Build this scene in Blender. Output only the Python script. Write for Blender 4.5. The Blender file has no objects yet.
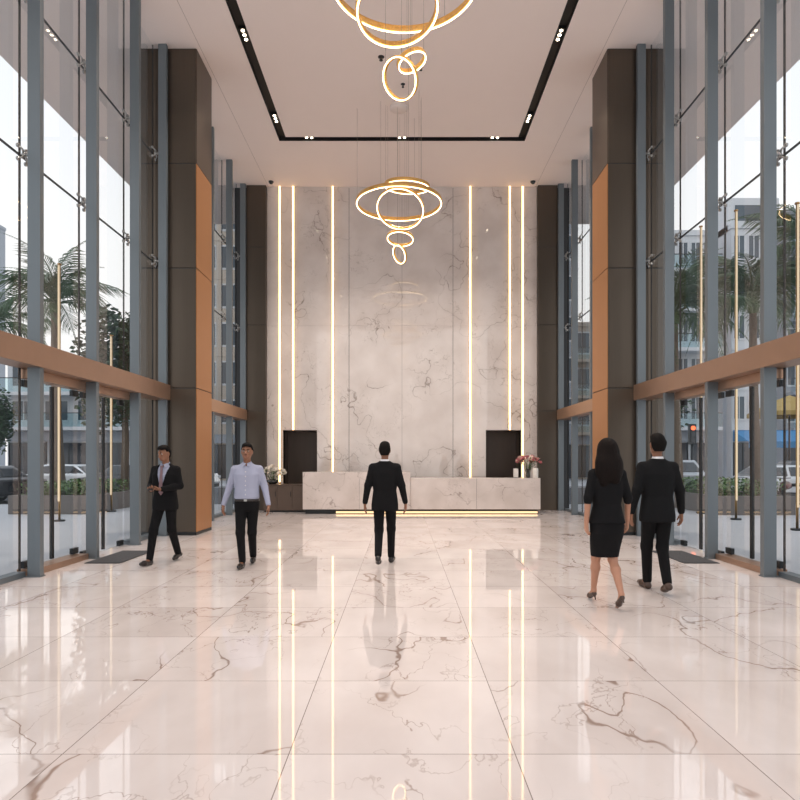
import bpy, bmesh, math, random
import numpy as np
from mathutils import Vector, Matrix, Euler
random.seed(7)
PI = math.pi
SC = bpy.context.scene
COL = SC.collection

# ------------------------------------------------------------------ tagging
def tag(o, label=None, cat=None, group=None, kind=None):
    if label: o['label'] = label
    if cat: o['category'] = cat
    if group: o['group'] = group
    if kind: o['kind'] = kind
    return o

def empty(name, loc=(0, 0, 0), rz=0.0, label=None, cat=None, group=None, kind=None):
    o = bpy.data.objects.new(name, None)
    o.empty_display_size = 0.1
    COL.objects.link(o)
    o.location = loc
    o.rotation_euler = (0, 0, rz)
    return tag(o, label, cat, group, kind)

KIDS = {}
def link(name, me, parent=None, loc=None):
    o = bpy.data.objects.new(name, me)
    COL.objects.link(o)
    if parent is not None:
        o.parent = parent
        KIDS.setdefault(parent.name, []).append(o)
    if loc is not None: o.location = loc
    return o

def copy_tree(o, parent=None):
    c = o.copy()
    COL.objects.link(c)
    if parent is not None:
        c.parent = parent
        KIDS.setdefault(parent.name, []).append(c)
    for ch in list(KIDS.get(o.name, [])):
        copy_tree(ch, c)
    return c

# ------------------------------------------------------------------ mesh builder
class MB:
    def __init__(s): s.bm = bmesh.new()
    def box(s, x0, x1, y0, y1, z0, z1, bev=0.0):
        x0, x1 = min(x0, x1), max(x0, x1); y0, y1 = min(y0, y1), max(y0, y1); z0, z1 = min(z0, z1), max(z0, z1)
        v = [s.bm.verts.new(p) for p in ((x0, y0, z0), (x1, y0, z0), (x1, y1, z0), (x0, y1, z0), (x0, y0, z1), (x1, y0, z1), (x1, y1, z1), (x0, y1, z1))]
        fs = [s.bm.faces.new([v[i] for i in f]) for f in ((3, 2, 1, 0), (4, 5, 6, 7), (0, 1, 5, 4), (1, 2, 6, 5), (2, 3, 7, 6), (3, 0, 4, 7))]
        if bev > 0:
            es = list({e for f in fs for e in f.edges})
            bmesh.ops.bevel(s.bm, geom=es, offset=bev, segments=2, affect='EDGES', profile=0.5)
        return s
    def cyl(s, p0, p1, r0, r1=None, n=12, cap=True):
        r1 = r0 if r1 is None else r1
        p0, p1 = Vector(p0), Vector(p1)
        d = (p1 - p0).normalized()
        a = d.orthogonal().normalized(); b = d.cross(a)
        A = [s.bm.verts.new(p0 + (a * math.cos(2 * PI * i / n) + b * math.sin(2 * PI * i / n)) * r0) for i in range(n)]
        B = [s.bm.verts.new(p1 + (a * math.cos(2 * PI * i / n) + b * math.sin(2 * PI * i / n)) * r1) for i in range(n)]
        for i in range(n):
            f = s.bm.faces.new((A[i], A[(i + 1) % n], B[(i + 1) % n], B[i])); f.smooth = True
        if cap:
            s.bm.faces.new(A[::-1]); s.bm.faces.new(B)
        return s
    def tube(s, pts, rs, n=8):
        pts = [Vector(p) for p in pts]
        if not hasattr(rs, '__len__'): rs = [rs] * len(pts)
        prev = None; a = None
        for k, p in enumerate(pts):
            d = (pts[min(k + 1, len(pts) - 1)] - pts[max(k - 1, 0)]).normalized()
            if a is None: a = d.orthogonal().normalized()
            else: a = (a - d * a.dot(d)).normalized()
            b = d.cross(a)
            ring = [s.bm.verts.new(p + (a * math.cos(2 * PI * i / n) + b * math.sin(2 * PI * i / n)) * rs[k]) for i in range(n)]
            if prev:
                for i in range(n):
                    f = s.bm.faces.new((prev[i], prev[(i + 1) % n], ring[(i + 1) % n], ring[i])); f.smooth = True
            else: s.bm.faces.new(ring[::-1])
            prev = ring
        s.bm.faces.new(prev)
        return s
    def lathe(s, prof, c=(0, 0, 0), n=24, smooth=True):
        rings = []
        for r, z in prof:
            if r < 1e-5: rings.append([s.bm.verts.new((c[0], c[1], c[2] + z))])
            else: rings.append([s.bm.verts.new((c[0] + r * math.cos(2 * PI * i / n), c[1] + r * math.sin(2 * PI * i / n), c[2] + z)) for i in range(n)])
        for A, B in zip(rings, rings[1:]):
            for i in range(n):
                j = (i + 1) % n
                if len(A) == 1 and len(B) == 1: continue
                if len(A) == 1: f = s.bm.faces.new((A[0], B[j], B[i]))
                elif len(B) == 1: f = s.bm.faces.new((A[i], A[j], B[0]))
                else: f = s.bm.faces.new((A[i], A[j], B[j], B[i]))
                f.smooth = smooth
        return s
    def ball(s, c, r, sx=1, sy=1, sz=1, sub=2):
        m = Matrix.Translation(c) @ Matrix.Diagonal((sx, sy, sz, 1))
        g = bmesh.ops.create_icosphere(s.bm, subdivisions=sub, radius=r, matrix=m)
        for v in g['verts']:
            for f in v.link_faces: f.smooth = True
        return s
    def sweep_ring(s, R, prof, M, n=96):
        """closed loop of profile (radial, axial) points round a circle of radius R, then matrix M"""
        rings = []
        for i in range(n):
            t = 2 * PI * i / n
            rings.append([s.bm.verts.new(M @ Vector(((R + u) * math.cos(t), (R + u) * math.sin(t), w))) for u, w in prof])
        k = len(prof)
        for i in range(n):
            A, B = rings[i], rings[(i + 1) % n]
            for j in range(k):
                s.bm.faces.new((A[j], B[j], B[(j + 1) % k], A[(j + 1) % k]))
        return s
    def poly(s, pts, smooth=False):
        f = s.bm.faces.new([s.bm.verts.new(p) for p in pts]); f.smooth = smooth
        return s
    def build(s, name, mat, parent=None, origin=None, recalc=True):
        if recalc: bmesh.ops.recalc_face_normals(s.bm, faces=s.bm.faces)
        me = bpy.data.meshes.new(name)
        if origin is not None:
            bmesh.ops.translate(s.bm, vec=-Vector(origin), verts=s.bm.verts)
        s.bm.to_mesh(me); s.bm.free()
        me.materials.append(mat)
        o = link(name, me, parent)
        if origin is not None: o.location = origin
        return o

# ------------------------------------------------------------------ materials
def nodes(name):
    m = bpy.data.materials.new(name); m.use_nodes = True
    nt = m.node_tree
    for n in list(nt.nodes): nt.nodes.remove(n)
    out = nt.nodes.new('ShaderNodeOutputMaterial')
    return m, nt, out

def N(nt, t, **kw):
    n = nt.nodes.new(t)
    for k, v in kw.items():
        if k.startswith('_'): setattr(n, k[1:], v)
        else: n.inputs[k.replace('__', ' ')].default_value = v
    return n

def math_n(nt, op, a, b=None):
    n = nt.nodes.new('ShaderNodeMath'); n.operation = op
    for i, v in enumerate((a, b)):
        if v is None: continue
        if hasattr(v, 'links') or hasattr(v, 'is_linked'): nt.links.new(v, n.inputs[i])
        else: n.inputs[i].default_value = v
    return n.outputs[0]

def c4(c): return (c[0], c[1], c[2], 1.0)
def srgb(r, g, b):
    f = lambda v: (v / 255 / 12.92) if v / 255 <= 0.04045 else ((v / 255 + 0.055) / 1.055) ** 2.4
    return (f(r), f(g), f(b))

def mat(name, col, rough=0.5, metal=0.0, var=0.08, scale=8.0, bump=0.0, bscale=60.0, stretch=None, spec=0.5, coat=0.0):
    m, nt, out = nodes(name)
    L = nt.links.new
    p = N(nt, 'ShaderNodeBsdfPrincipled', Roughness=rough, Metallic=metal)
    p.inputs['Specular IOR Level'].default_value = spec
    p.inputs['Coat Weight'].default_value = coat
    tc = N(nt, 'ShaderNodeTexCoord'); mp = N(nt, 'ShaderNodeMapping')
    if stretch: mp.inputs['Scale'].default_value = stretch
    L(tc.outputs['Object'], mp.inputs['Vector'])
    no = N(nt, 'ShaderNodeTexNoise', Scale=scale, Detail=4.0)
    L(mp.outputs[0], no.inputs['Vector'])
    mx = N(nt, 'ShaderNodeMix', _data_type='RGBA')
    mx.inputs['A'].default_value = c4([max(0, v * (1 - var)) for v in col])
    mx.inputs['B'].default_value = c4([min(1, v * (1 + var)) for v in col])
    mx.inputs[6].default_value = c4([max(0, v * (1 - var)) for v in col])
    mx.inputs[7].default_value = c4([min(1, v * (1 + var)) for v in col])
    L(no.outputs['Fac'], mx.inputs[0])
    L(mx.outputs[2], p.inputs['Base Color'])
    if bump > 0:
        n2 = N(nt, 'ShaderNodeTexNoise', Scale=bscale, Detail=3.0)
        L(mp.outputs[0], n2.inputs['Vector'])
        b = N(nt, 'ShaderNodeBump', Strength=bump, Distance=0.01)
        L(n2.outputs['Fac'], b.inputs['Height']); L(b.outputs[0], p.inputs['Normal'])
    L(p.outputs[0], out.inputs['Surface'])
    return m

def emit(name, col, strength):
    m, nt, out = nodes(name)
    e = N(nt, 'ShaderNodeEmission', Color=c4(col), Strength=strength)
    nt.links.new(e.outputs[0], out.inputs['Surface'])
    return m

def glass(name, tint, refl=1.0, rough=0.0):
    m, nt, out = nodes(name)
    L = nt.links.new
    t = N(nt, 'ShaderNodeBsdfTransparent', Color=c4(tint))
    g = N(nt, 'ShaderNodeBsdfGlossy', Color=(1, 1, 1, 1), Roughness=rough)
    f = N(nt, 'ShaderNodeFresnel', IOR=1.45)
    geo = N(nt, 'ShaderNodeNewGeometry')   # both faces of the sheet reflect; the whole of it is given to the face the ray enters by
    k = math_n(nt, 'MINIMUM', math_n(nt, 'MULTIPLY', math_n(nt, 'MULTIPLY', f.outputs[0], refl * 1.6), math_n(nt, 'SUBTRACT', 1.0, geo.outputs['Backfacing'])), .92)
    mx = N(nt, 'ShaderNodeMixShader')
    L(k, mx.inputs[0]); L(t.outputs[0], mx.inputs[1]); L(g.outputs[0], mx.inputs[2])
    L(mx.outputs[0], out.inputs['Surface'])
    return m

def marble(name, base, base2, vein, rough, vscale=1.0, vein_amt=0.8, tile=None, ior=1.5, seed=0.0, vw=0.0045):
    m, nt, out = nodes(name)
    L = nt.links.new
    p = N(nt, 'ShaderNodeBsdfPrincipled', Roughness=rough, IOR=ior)
    tc = N(nt, 'ShaderNodeTexCoord')
    sep = N(nt, 'ShaderNodeSeparateXYZ'); L(tc.outputs['Object'], sep.inputs[0])
    vec = tc.outputs['Object']
    joint = None
    if tile:
        tw, td, oy = tile
        u = math_n(nt, 'ADD', math_n(nt, 'DIVIDE', sep.outputs[0], tw), 100.5)
        v = math_n(nt, 'ADD', math_n(nt, 'DIVIDE', math_n(nt, 'SUBTRACT', sep.outputs[1], oy), td), 100.0)
        iu, iv = math_n(nt, 'FLOOR', u), math_n(nt, 'FLOOR', v)
        fu, fv = math_n(nt, 'FRACT', u), math_n(nt, 'FRACT', v)
        du = math_n(nt, 'MULTIPLY', math_n(nt, 'MINIMUM', fu, math_n(nt, 'SUBTRACT', 1.0, fu)), tw)
        dv = math_n(nt, 'MULTIPLY', math_n(nt, 'MINIMUM', fv, math_n(nt, 'SUBTRACT', 1.0, fv)), td)
        joint = math_n(nt, 'LESS_THAN', math_n(nt, 'MINIMUM', du, dv), 0.0028)
        cb = N(nt, 'ShaderNodeCombineXYZ')
        L(math_n(nt, 'MULTIPLY', iu, 3.71), cb.inputs[0]); L(math_n(nt, 'MULTIPLY', iv, 5.13), cb.inputs[1])
        L(math_n(nt, 'MULTIPLY', math_n(nt, 'ADD', iu, iv), 2.37), cb.inputs[2])
        va = N(nt, 'ShaderNodeVectorMath', _operation='ADD')
        L(vec, va.inputs[0]); L(cb.outputs[0], va.inputs[1]); vec = va.outputs[0]
    sc = N(nt, 'ShaderNodeMapping'); L(vec, sc.inputs['Vector'])
    sc.inputs['Location'].default_value = (seed, seed * 1.7, seed * .6)
    sc.inputs['Rotation'].default_value = (0.4, 0.5, 0.6)
    sc.inputs['Scale'].default_value = (vscale, vscale * .62, vscale)
    def ridge(scale, warp, width, detail):
        n1 = N(nt, 'ShaderNodeTexNoise', Scale=scale * 1.3, Detail=5.0); L(sc.outputs[0], n1.inputs['Vector'])
        s1 = N(nt, 'ShaderNodeVectorMath', _operation='SUBTRACT'); L(n1.outputs['Color'], s1.inputs[0]); s1.inputs[1].default_value = (.5, .5, .5)
        s2 = N(nt, 'ShaderNodeVectorMath', _operation='SCALE'); L(s1.outputs[0], s2.inputs[0]); s2.inputs['Scale'].default_value = warp
        s3 = N(nt, 'ShaderNodeVectorMath', _operation='ADD'); L(sc.outputs[0], s3.inputs[0]); L(s2.outputs[0], s3.inputs[1])
        n2 = N(nt, 'ShaderNodeTexNoise', Scale=scale, Detail=detail, Roughness=.45); L(s3.outputs[0], n2.inputs['Vector'])
        d = math_n(nt, 'ABSOLUTE', math_n(nt, 'SUBTRACT', n2.outputs['Fac'], 0.5))
        mr = N(nt, 'ShaderNodeMapRange', _interpolation_type='SMOOTHSTEP')
        mr.inputs['From Min'].default_value = 0.0; mr.inputs['From Max'].default_value = width
        mr.inputs['To Min'].default_value = 1.0; mr.inputs['To Max'].default_value = 0.0
        L(d, mr.inputs['Value'])
        return mr.outputs[0]
    big = ridge(0.75, 0.9, vw, 3.0)
    soft = ridge(0.75, 0.9, 0.07, 3.0)
    fine = ridge(2.3, 0.5, vw * 1.6, 4.0)
    mk = N(nt, 'ShaderNodeTexNoise', Scale=0.9, Detail=2.0); L(sc.outputs[0], mk.inputs['Vector'])
    def mask(lo, hi):
        mr = N(nt, 'ShaderNodeMapRange'); L(mk.outputs['Fac'], mr.inputs['Value'])
        mr.inputs['From Min'].default_value = lo; mr.inputs['From Max'].default_value = hi
        return mr.outputs[0]
    mid = ridge(1.35, 0.8, vw * .9, 5.0)
    a = math_n(nt, 'MAXIMUM', math_n(nt, 'MULTIPLY', big, mask(.38, .54)), math_n(nt, 'MULTIPLY', math_n(nt, 'MULTIPLY', mid, mask(.44, .58)), .75))
    b = math_n(nt, 'MULTIPLY', math_n(nt, 'MULTIPLY', fine, mask(.46, .62)), .5)
    c = math_n(nt, 'MULTIPLY', math_n(nt, 'MULTIPLY', soft, mask(.42, .62)), .13)
    veins = math_n(nt, 'MULTIPLY', math_n(nt, 'MINIMUM', math_n(nt, 'ADD', math_n(nt, 'ADD', a, b), c), 1.0), vein_amt)
    cl = N(nt, 'ShaderNodeTexNoise', Scale=1.6, Detail=5.0); L(sc.outputs[0], cl.inputs['Vector'])
    m1 = N(nt, 'ShaderNodeMix', _data_type='RGBA'); m1.inputs[6].default_value = c4(base); m1.inputs[7].default_value = c4(base2)
    cr = N(nt, 'ShaderNodeMapRange'); L(cl.outputs['Fac'], cr.inputs['Value']); cr.inputs['From Min'].default_value = .35; cr.inputs['From Max'].default_value = .68
    L(cr.outputs[0], m1.inputs[0])
    m2 = N(nt, 'ShaderNodeMix', _data_type='RGBA'); L(veins, m2.inputs[0]); L(m1.outputs[2], m2.inputs[6]); m2.inputs[7].default_value = c4(vein)
    colr = m2.outputs[2]
    if joint is not None:
        m3 = N(nt, 'ShaderNodeMix', _data_type='RGBA'); L(joint, m3.inputs[0]); L(colr, m3.inputs[6]); m3.inputs[7].default_value = c4(srgb(146, 134, 128))
        colr = m3.outputs[2]
    L(colr, p.inputs['Base Color'])
    L(p.outputs[0], out.inputs['Surface'])
    return m

M = {}
M['floor'] = marble('floor_marble', srgb(230, 221, 217), srgb(214, 203, 198), srgb(146, 122, 108), 0.03, .9, 0.85, tile=(1.17, 1.07, 3.23), ior=1.95)
M['wall_marble'] = marble('wall_marble', srgb(217, 210, 206), srgb(204, 195, 190), srgb(122, 108, 98), 0.015, .8, 0.72, ior=1.7, seed=3.3, vw=.004)
M['desk_marble'] = marble('desk_marble', srgb(214, 205, 200), srgb(200, 190, 184), srgb(128, 112, 104), 0.15, 1.2, 0.6, ior=1.5, seed=9.1)
M['ceiling'] = mat('ceiling_paint', srgb(236, 223, 216), 0.9, var=.015, scale=2)
M['soffit'] = M['ceiling']
M['slot'] = mat('black_slot', srgb(26, 23, 21), 0.6)
M['post'] = mat('anodised_post', srgb(112, 121, 127), 0.4, .5, var=.04, stretch=(1, 1, .1))
M['bronze'] = mat('bronze_cladding', srgb(94, 85, 76), 0.34, .75, var=.06, scale=30, stretch=(1, 1, .03))
M['copper'] = mat('copper_transom', srgb(160, 130, 110), 0.36, .6, var=.05, scale=6)
M['bronze_lit'] = mat('bronze_lit_panel', srgb(172, 122, 78), 0.42, .6, var=.05, scale=30, stretch=(1, 1, .03))  # warm light wash on the inward column faces, put into the colour
M['darkmetal'] = mat('dark_metal', srgb(52, 54, 56), 0.4, .7)
M['seal'] = mat('black_seal', srgb(48, 50, 52), 0.6)
M['steel'] = mat('brushed_steel', srgb(168, 168, 166), 0.28, .95)
M['glass'] = glass('clear_glass', (.955, .962, .963), 0.9)
M['doorglass'] = glass('door_glass', (.96, .968, .968), 0.8)
M['railing'] = glass('railing_glass', (.8, .9, .92), 1.0)
M['led'] = emit('warm_led', (1.0, .61, .29), 4.6)
M['led_desk'] = emit('desk_led', (1.0, .66, .34), 1.7)
M['led_ring'] = emit('ring_led', (1.0, .74, .42), 8.0)
M['lamp'] = emit('downlight_lamp', (1.0, .82, .60), 12.0)
M['pole_led'] = emit('pole_led', (1.0, .78, .52), .95)
M['gold'] = mat('faceted_gold', srgb(228, 182, 112), 0.28, 1.0, var=.25, scale=40, bump=.9, bscale=45)
M['goldplain'] = mat('satin_gold', srgb(196, 152, 92), 0.3, 1.0)
M['wire'] = mat('steel_wire', srgb(150, 140, 132), 0.4, .6)
M['niche'] = mat('dark_niche', srgb(78, 65, 56), 0.35, .1, var=.1, stretch=(1, 1, .2))
M['cabinet'] = mat('brown_cabinet', srgb(92, 78, 69), 0.35, .2, var=.08)
M['mat'] = mat('rubber_mat', srgb(64, 64, 66), 0.9, var=.2, scale=90, bump=.4, bscale=300)
M['paving'] = mat('pale_paving', srgb(196, 198, 202), 0.6, var=.05, scale=1.5)
M['asphalt'] = mat('asphalt', srgb(88, 90, 94), 0.85, var=.1, scale=3)
M['planter'] = mat('planter_stone', srgb(112, 106, 102), 0.6, var=.06)
M['soil'] = mat('soil', srgb(60, 48, 38), 0.95)
M['leaf'] = mat('shrub_leaf', srgb(86, 118, 62), 0.55, var=.3, scale=3)
M['palm'] = mat('palm_leaf', srgb(74, 98, 66), 0.5, var=.3, scale=2)
M['tree'] = mat('tree_leaf', srgb(60, 84, 58), 0.55, var=.3, scale=2)
M['bark'] = mat('bark', srgb(112, 100, 88), 0.9, var=.25, scale=12, bump=.4)
M['white'] = mat('white_ceramic', srgb(226, 222, 216), 0.3)
M['darkglass'] = mat('dark_glass_vase', srgb(44, 46, 44), 0.12, 0, coat=.5)
M['petalw'] = mat('white_petal', srgb(240, 232, 220), 0.6, var=.05)
M['petalp'] = mat('pink_petal', srgb(206, 128, 132), 0.6, var=.15)
M['petalc'] = mat('cream_petal', srgb(236, 206, 192), 0.6, var=.1)
M['stem'] = mat('green_stem', srgb(70, 92, 52), 0.6)
M['skin'] = mat('skin', srgb(130, 90, 68), 0.6, var=.05)
M['skinf'] = mat('skin_legs', srgb(170, 124, 100), 0.5, var=.05)
M['hair'] = mat('black_hair', srgb(15, 12, 11), 0.75, var=.3, scale=60, stretch=(1, 1, .2), spec=.15)
M['hairb'] = mat('dark_brown_hair', srgb(20, 14, 12), 0.7, var=.4, scale=50, stretch=(1, 1, .12), spec=.12, bump=.6, bscale=70)
M['suit'] = mat('black_suit', srgb(17, 17, 19), 0.9, var=.1, scale=40, bump=.1, bscale=200, spec=.2)
M['suit2'] = mat('charcoal_suit', srgb(20, 21, 23), 0.9, var=.1, scale=40, bump=.1, bscale=200, spec=.2)
M['trouser'] = mat('black_trousers', srgb(16, 16, 18), 0.9, var=.1, scale=40, spec=.2)
M['shirt'] = mat('pale_shirt', srgb(152, 157, 178), 0.9, var=.05, scale=12)
M['shirtw'] = mat('white_shirt', srgb(226, 226, 230), 0.8, var=.04, scale=12)
M['tie'] = mat('mauve_tie', srgb(122, 98, 104), 0.6, var=.15, scale=80)
M['shoe'] = mat('black_shoe', srgb(30, 25, 23), 0.3)
M['shoeb'] = mat('brown_shoe', srgb(66, 48, 38), 0.35)
M['eye'] = mat('eye_white', srgb(190, 182, 174), 0.3)
M['iris'] = mat('iris', srgb(40, 26, 20), 0.2)
M['lip'] = mat('lip', srgb(150, 92, 82), 0.5)
M['phone'] = mat('phone_case', srgb(40, 42, 46), 0.25)
M['bwhite'] = mat('pale_render', srgb(205, 208, 212), 0.8, var=.05, scale=.6)
M['bgrey'] = mat('grey_render', srgb(158, 164, 172), 0.8, var=.06, scale=.6)
M['bblue'] = mat('blue_glass_facade', srgb(116, 138, 160), 0.3, .2, var=.08, scale=.6)
M['bbeige'] = mat('beige_render', srgb(190, 180, 168), 0.8, var=.06, scale=.6)
M['bwin'] = mat('building_window', srgb(76, 88, 98), 0.15, 0, var=.25, scale=.8)
M['shopglass'] = mat('shop_glass', srgb(58, 62, 68), 0.15, 0, var=.35, scale=1.2)
M['bluesign'] = mat('blue_sign', srgb(62, 128, 176), 0.5)
M['awning'] = mat('ochre_canvas', srgb(168, 142, 80), 0.8)
M['tyre'] = mat('tyre', srgb(28, 28, 29), 0.85)
M['carglass'] = mat('car_window', srgb(40, 46, 52), 0.08, 0, coat=1)
M['redlamp'] = emit('tail_lamp', (1.0, .10, .05), 1.4)
M['redlens'] = mat('red_lens', srgb(150, 30, 28), 0.2)
M['headlamp'] = mat('head_lamp', srgb(225, 228, 230), 0.1)
M['tlight'] = emit('traffic_lamp', (1.0, .16, .06), 2.5)
M['car_silver'] = mat('silver_paint', srgb(186, 190, 194), 0.25, .3, coat=1)
M['car_white'] = mat('white_paint', srgb(226, 228, 230), 0.25, 0, coat=1)
M['car_dark'] = mat('dark_paint', srgb(46, 48, 54), 0.2, .2, coat=1)
M['car_red'] = mat('maroon_paint', srgb(98, 38, 38), 0.25, .1, coat=1)

# ------------------------------------------------------------------ dimensions (camera at 0,0; facade x = +-4.7; back wall y = 19)
H = 9.82; XI = 4.695; XG = 4.98; YB = 19.0
NEAR = -2.0

# ------------------------------------------------------------------ floor, ceiling, ground
tag(MB().box(-5.05, 5.05, NEAR, YB + 1.2, -.2, 0).build('floor', M['floor']), 'polished white veined marble tile floor of the lobby', 'floor', kind='structure')
cm = MB()
SX, SY, SW = 3.09, 16.16, .10        # lighting slot: half width, far end, half slot width
Y0 = .2
cm.box(-SX + SW, SX - SW, Y0, SY - SW, H, H + .12)
cm.box(-5.2, -SX - SW, NEAR, YB + .1, H, H + .12); cm.box(SX + SW, 5.2, NEAR, YB + .1, H, H + .12)
cm.box(-SX - SW, SX + SW, SY + SW, YB + .1, H, H + .12); cm.box(-SX - SW, SX + SW, NEAR, Y0, H, H + .12)
ceil = tag(cm.build('ceiling', M['ceiling']), 'smooth pinkish white plaster ceiling above the lobby', 'ceiling', kind='structure')
bk = MB().box(-SX - SW, -SX + SW, Y0, SY + SW, H + .10, H + .13).box(SX - SW, SX + SW, Y0, SY + SW, H + .10, H + .13).box(-SX + SW, SX - SW, SY - SW, SY + SW, H + .10, H + .13)
bk.box(-SX - SW, -SX - SW + .004, Y0, SY + SW, H - .001, H + .1).box(SX + SW - .004, SX + SW, Y0, SY + SW, H - .001, H + .1)
bk.box(-SX + SW - .004, -SX + SW, Y0, SY - SW, H - .001, H + .1).box(SX - SW, SX - SW + .004, Y0, SY - SW, H - .001, H + .1)
bk.box(-SX - SW, SX + SW, SY + SW - .004, SY + SW, H - .001, H + .1).box(-SX + SW, SX - SW, SY - SW, SY - SW + .004, H - .001, H + .1)
tag(bk.build('trim_1', M['slot'], None), 'black recessed lighting slot running round the ceiling', 'ceiling slot', kind='structure')
sm = MB()
for sx in (-1, 1): sm.box(sx * 4.06 - .004, sx * 4.06 + .004, NEAR, YB, H - .002, H)
for yy in (): sm.box(-4.69, -SX - SW, yy - .003, yy + .003, H - .0015, H).box(SX + SW, 4.69, yy - .003, yy + .003, H - .0015, H)
sm.build('seam', mat('seam_grey', srgb(176, 162, 155), .9), ceil)
rs = MB()
for sx in (-1, 1): rs.box(sx * 5.2, sx * 8.24, NEAR, YB + 3, H, H + .45)
rs.box(-5.2, 5.2, NEAR, YB + 3, H + .15, H + .45)
tag(rs.build('roof', M['soffit']), 'flat roof slab with a deep pale soffit over both glass fronts', 'roof', kind='structure')
tag(MB().box(-60, -5.05, -6, 21.6, -.3, -.01).box(5.05, 60, -6, 21.6, -.3, -.01).box(-5.05, 5.05, -6, NEAR, -.3, -.01).build('pavement', M['paving']), 'pale stone forecourt paving outside the glass fronts', 'pavement', kind='structure')
tag(MB().box(-70, 70, 21.6, 37, -.35, -.12).build('street', M['asphalt']), 'grey asphalt street beyond the forecourt', 'street', kind='structure')
tag(MB().box(-70, 70, 37, 110, -.35, -.02).build('sidewalk', M['paving']), 'pale far sidewalk in front of the buildings', 'sidewalk', kind='structure')

# ------------------------------------------------------------------ facades
ZT0, ZT1 = 2.72, 3.03
ZJ = [ZT1, 5.5, 7.65, H]
front_posts = [3.65, 5.15, 6.65, 8.15, 9.65, 11.2, 12.5]
back_posts = [13.72, 15.6, 17.3, 18.8]
tn = 2; wn = 1; dn = 1

def spider(parent, s, y, z):
    b = MB()
    b.cyl((s * (XI + .13), y, z), (s * (XG - .05), y, z), .022, n=10)
    b.ball((s * (XG - .055), y, z), .035, sub=2)
    for dy in (-1, 1):
        for dz in (-1, 1):
            e = (s * (XG - .028), y + dy * .085, z + dz * .085)
            b.tube([(s * (XG - .055), y, z), (s * (XG - .06), y + dy * .05, z + dz * .05), e], [.016, .014, .012], 8)
            b.cyl((s * (XG - .04), e[1], e[2]), (s * (XG - .01), e[1], e[2]), .026, n=10)
    return b.build('spider_fitting', M['steel'], parent)

def window(s, side, y0, y1, upper, idx, sp=True):
    global wn
    w = empty('window_%d' % wn, (0, 0, 0), 0, 'glazed bay of the %s glass front, bay %s' % (side, idx), 'window', 'glazed bays of the %s glass front' % side, 'structure'); wn += 1
    g = .012
    if upper:
        for a, b in zip(ZJ, ZJ[1:]):
            MB().box(s * XG, s * (XG + .016), y0 + g, y1 - g, a + g, b - g).build('pane', M['glass'], w)
        sl = MB().box(s * (XG - .002), s * (XG + .018), y1 - g, y1 + g, ZT1, H)
        for z in ZJ[1:3]: sl.box(s * (XG - .002), s * (XG + .018), y0 + g, y1 - g, z - g, z + g)
        sl.build('seal', M['seal'], w)
        if sp:
            for z in ZJ[1:3]: spider(w, s, y1, z)
    else:
        MB().box(s * XG, s * (XG + .016), y0 + g, y1 - g, .07, ZT0).build('pane', M['glass'], w)
        MB().box(s * (XG - .002), s * (XG + .018), y1 - g, y1 + g, .07, ZT0).build('seal', M['seal'], w)
        MB().box(s * (XG - .09), s * (XG + .06), y0 + .03, y1 - .03, 0, .07).build('sill', M['post'], w)

def door(s, side, y0, y1, thresh, lab):
    global dn
    d = empty('door_%d' % dn, (0, 0, 0), 0, lab, 'door', None, 'structure'); dn += 1
    a, b = y0 + .05, y1 - .05
    MB().box(s * (XG - .12), s * (XG + .06), a, b, ZT0 - .13, ZT0, .006).build('header', M['copper'], d)
    z0 = .01
    if thresh:
        MB().box(s * (XG - .17), s * (XG + .08), a, b, 0, .085, .008).build('threshold', M['copper'], d); z0 = .095
    mid = (a + b) / 2
    for (p, q, e) in ((a + .01, mid - .006, 1), (mid + .006, b - .01, -1)):
        lf = MB().box(s * XG, s * (XG + .014), p, q, z0, ZT0 - .135).build('leaf', M['doorglass'], d)
        ey = q if e == 1 else p
        MB().box(s * (XG - .012), s * (XG + .026), ey - (.022 if e == 1 else 0), ey + (0 if e == 1 else .022), z0 + .02, ZT0 - .16).build('edge_rail', M['darkmetal'], lf)
        hb = MB()
        for zz in (z0, ZT0 - .235): hb.box(s * (XG - .02), s * (XG + .034), (p if e == 1 else q - .17), (p + .17 if e == 1 else q), zz, zz + .09, .004)
        hb.build('patch_fitting', M['darkmetal'], lf)

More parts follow.
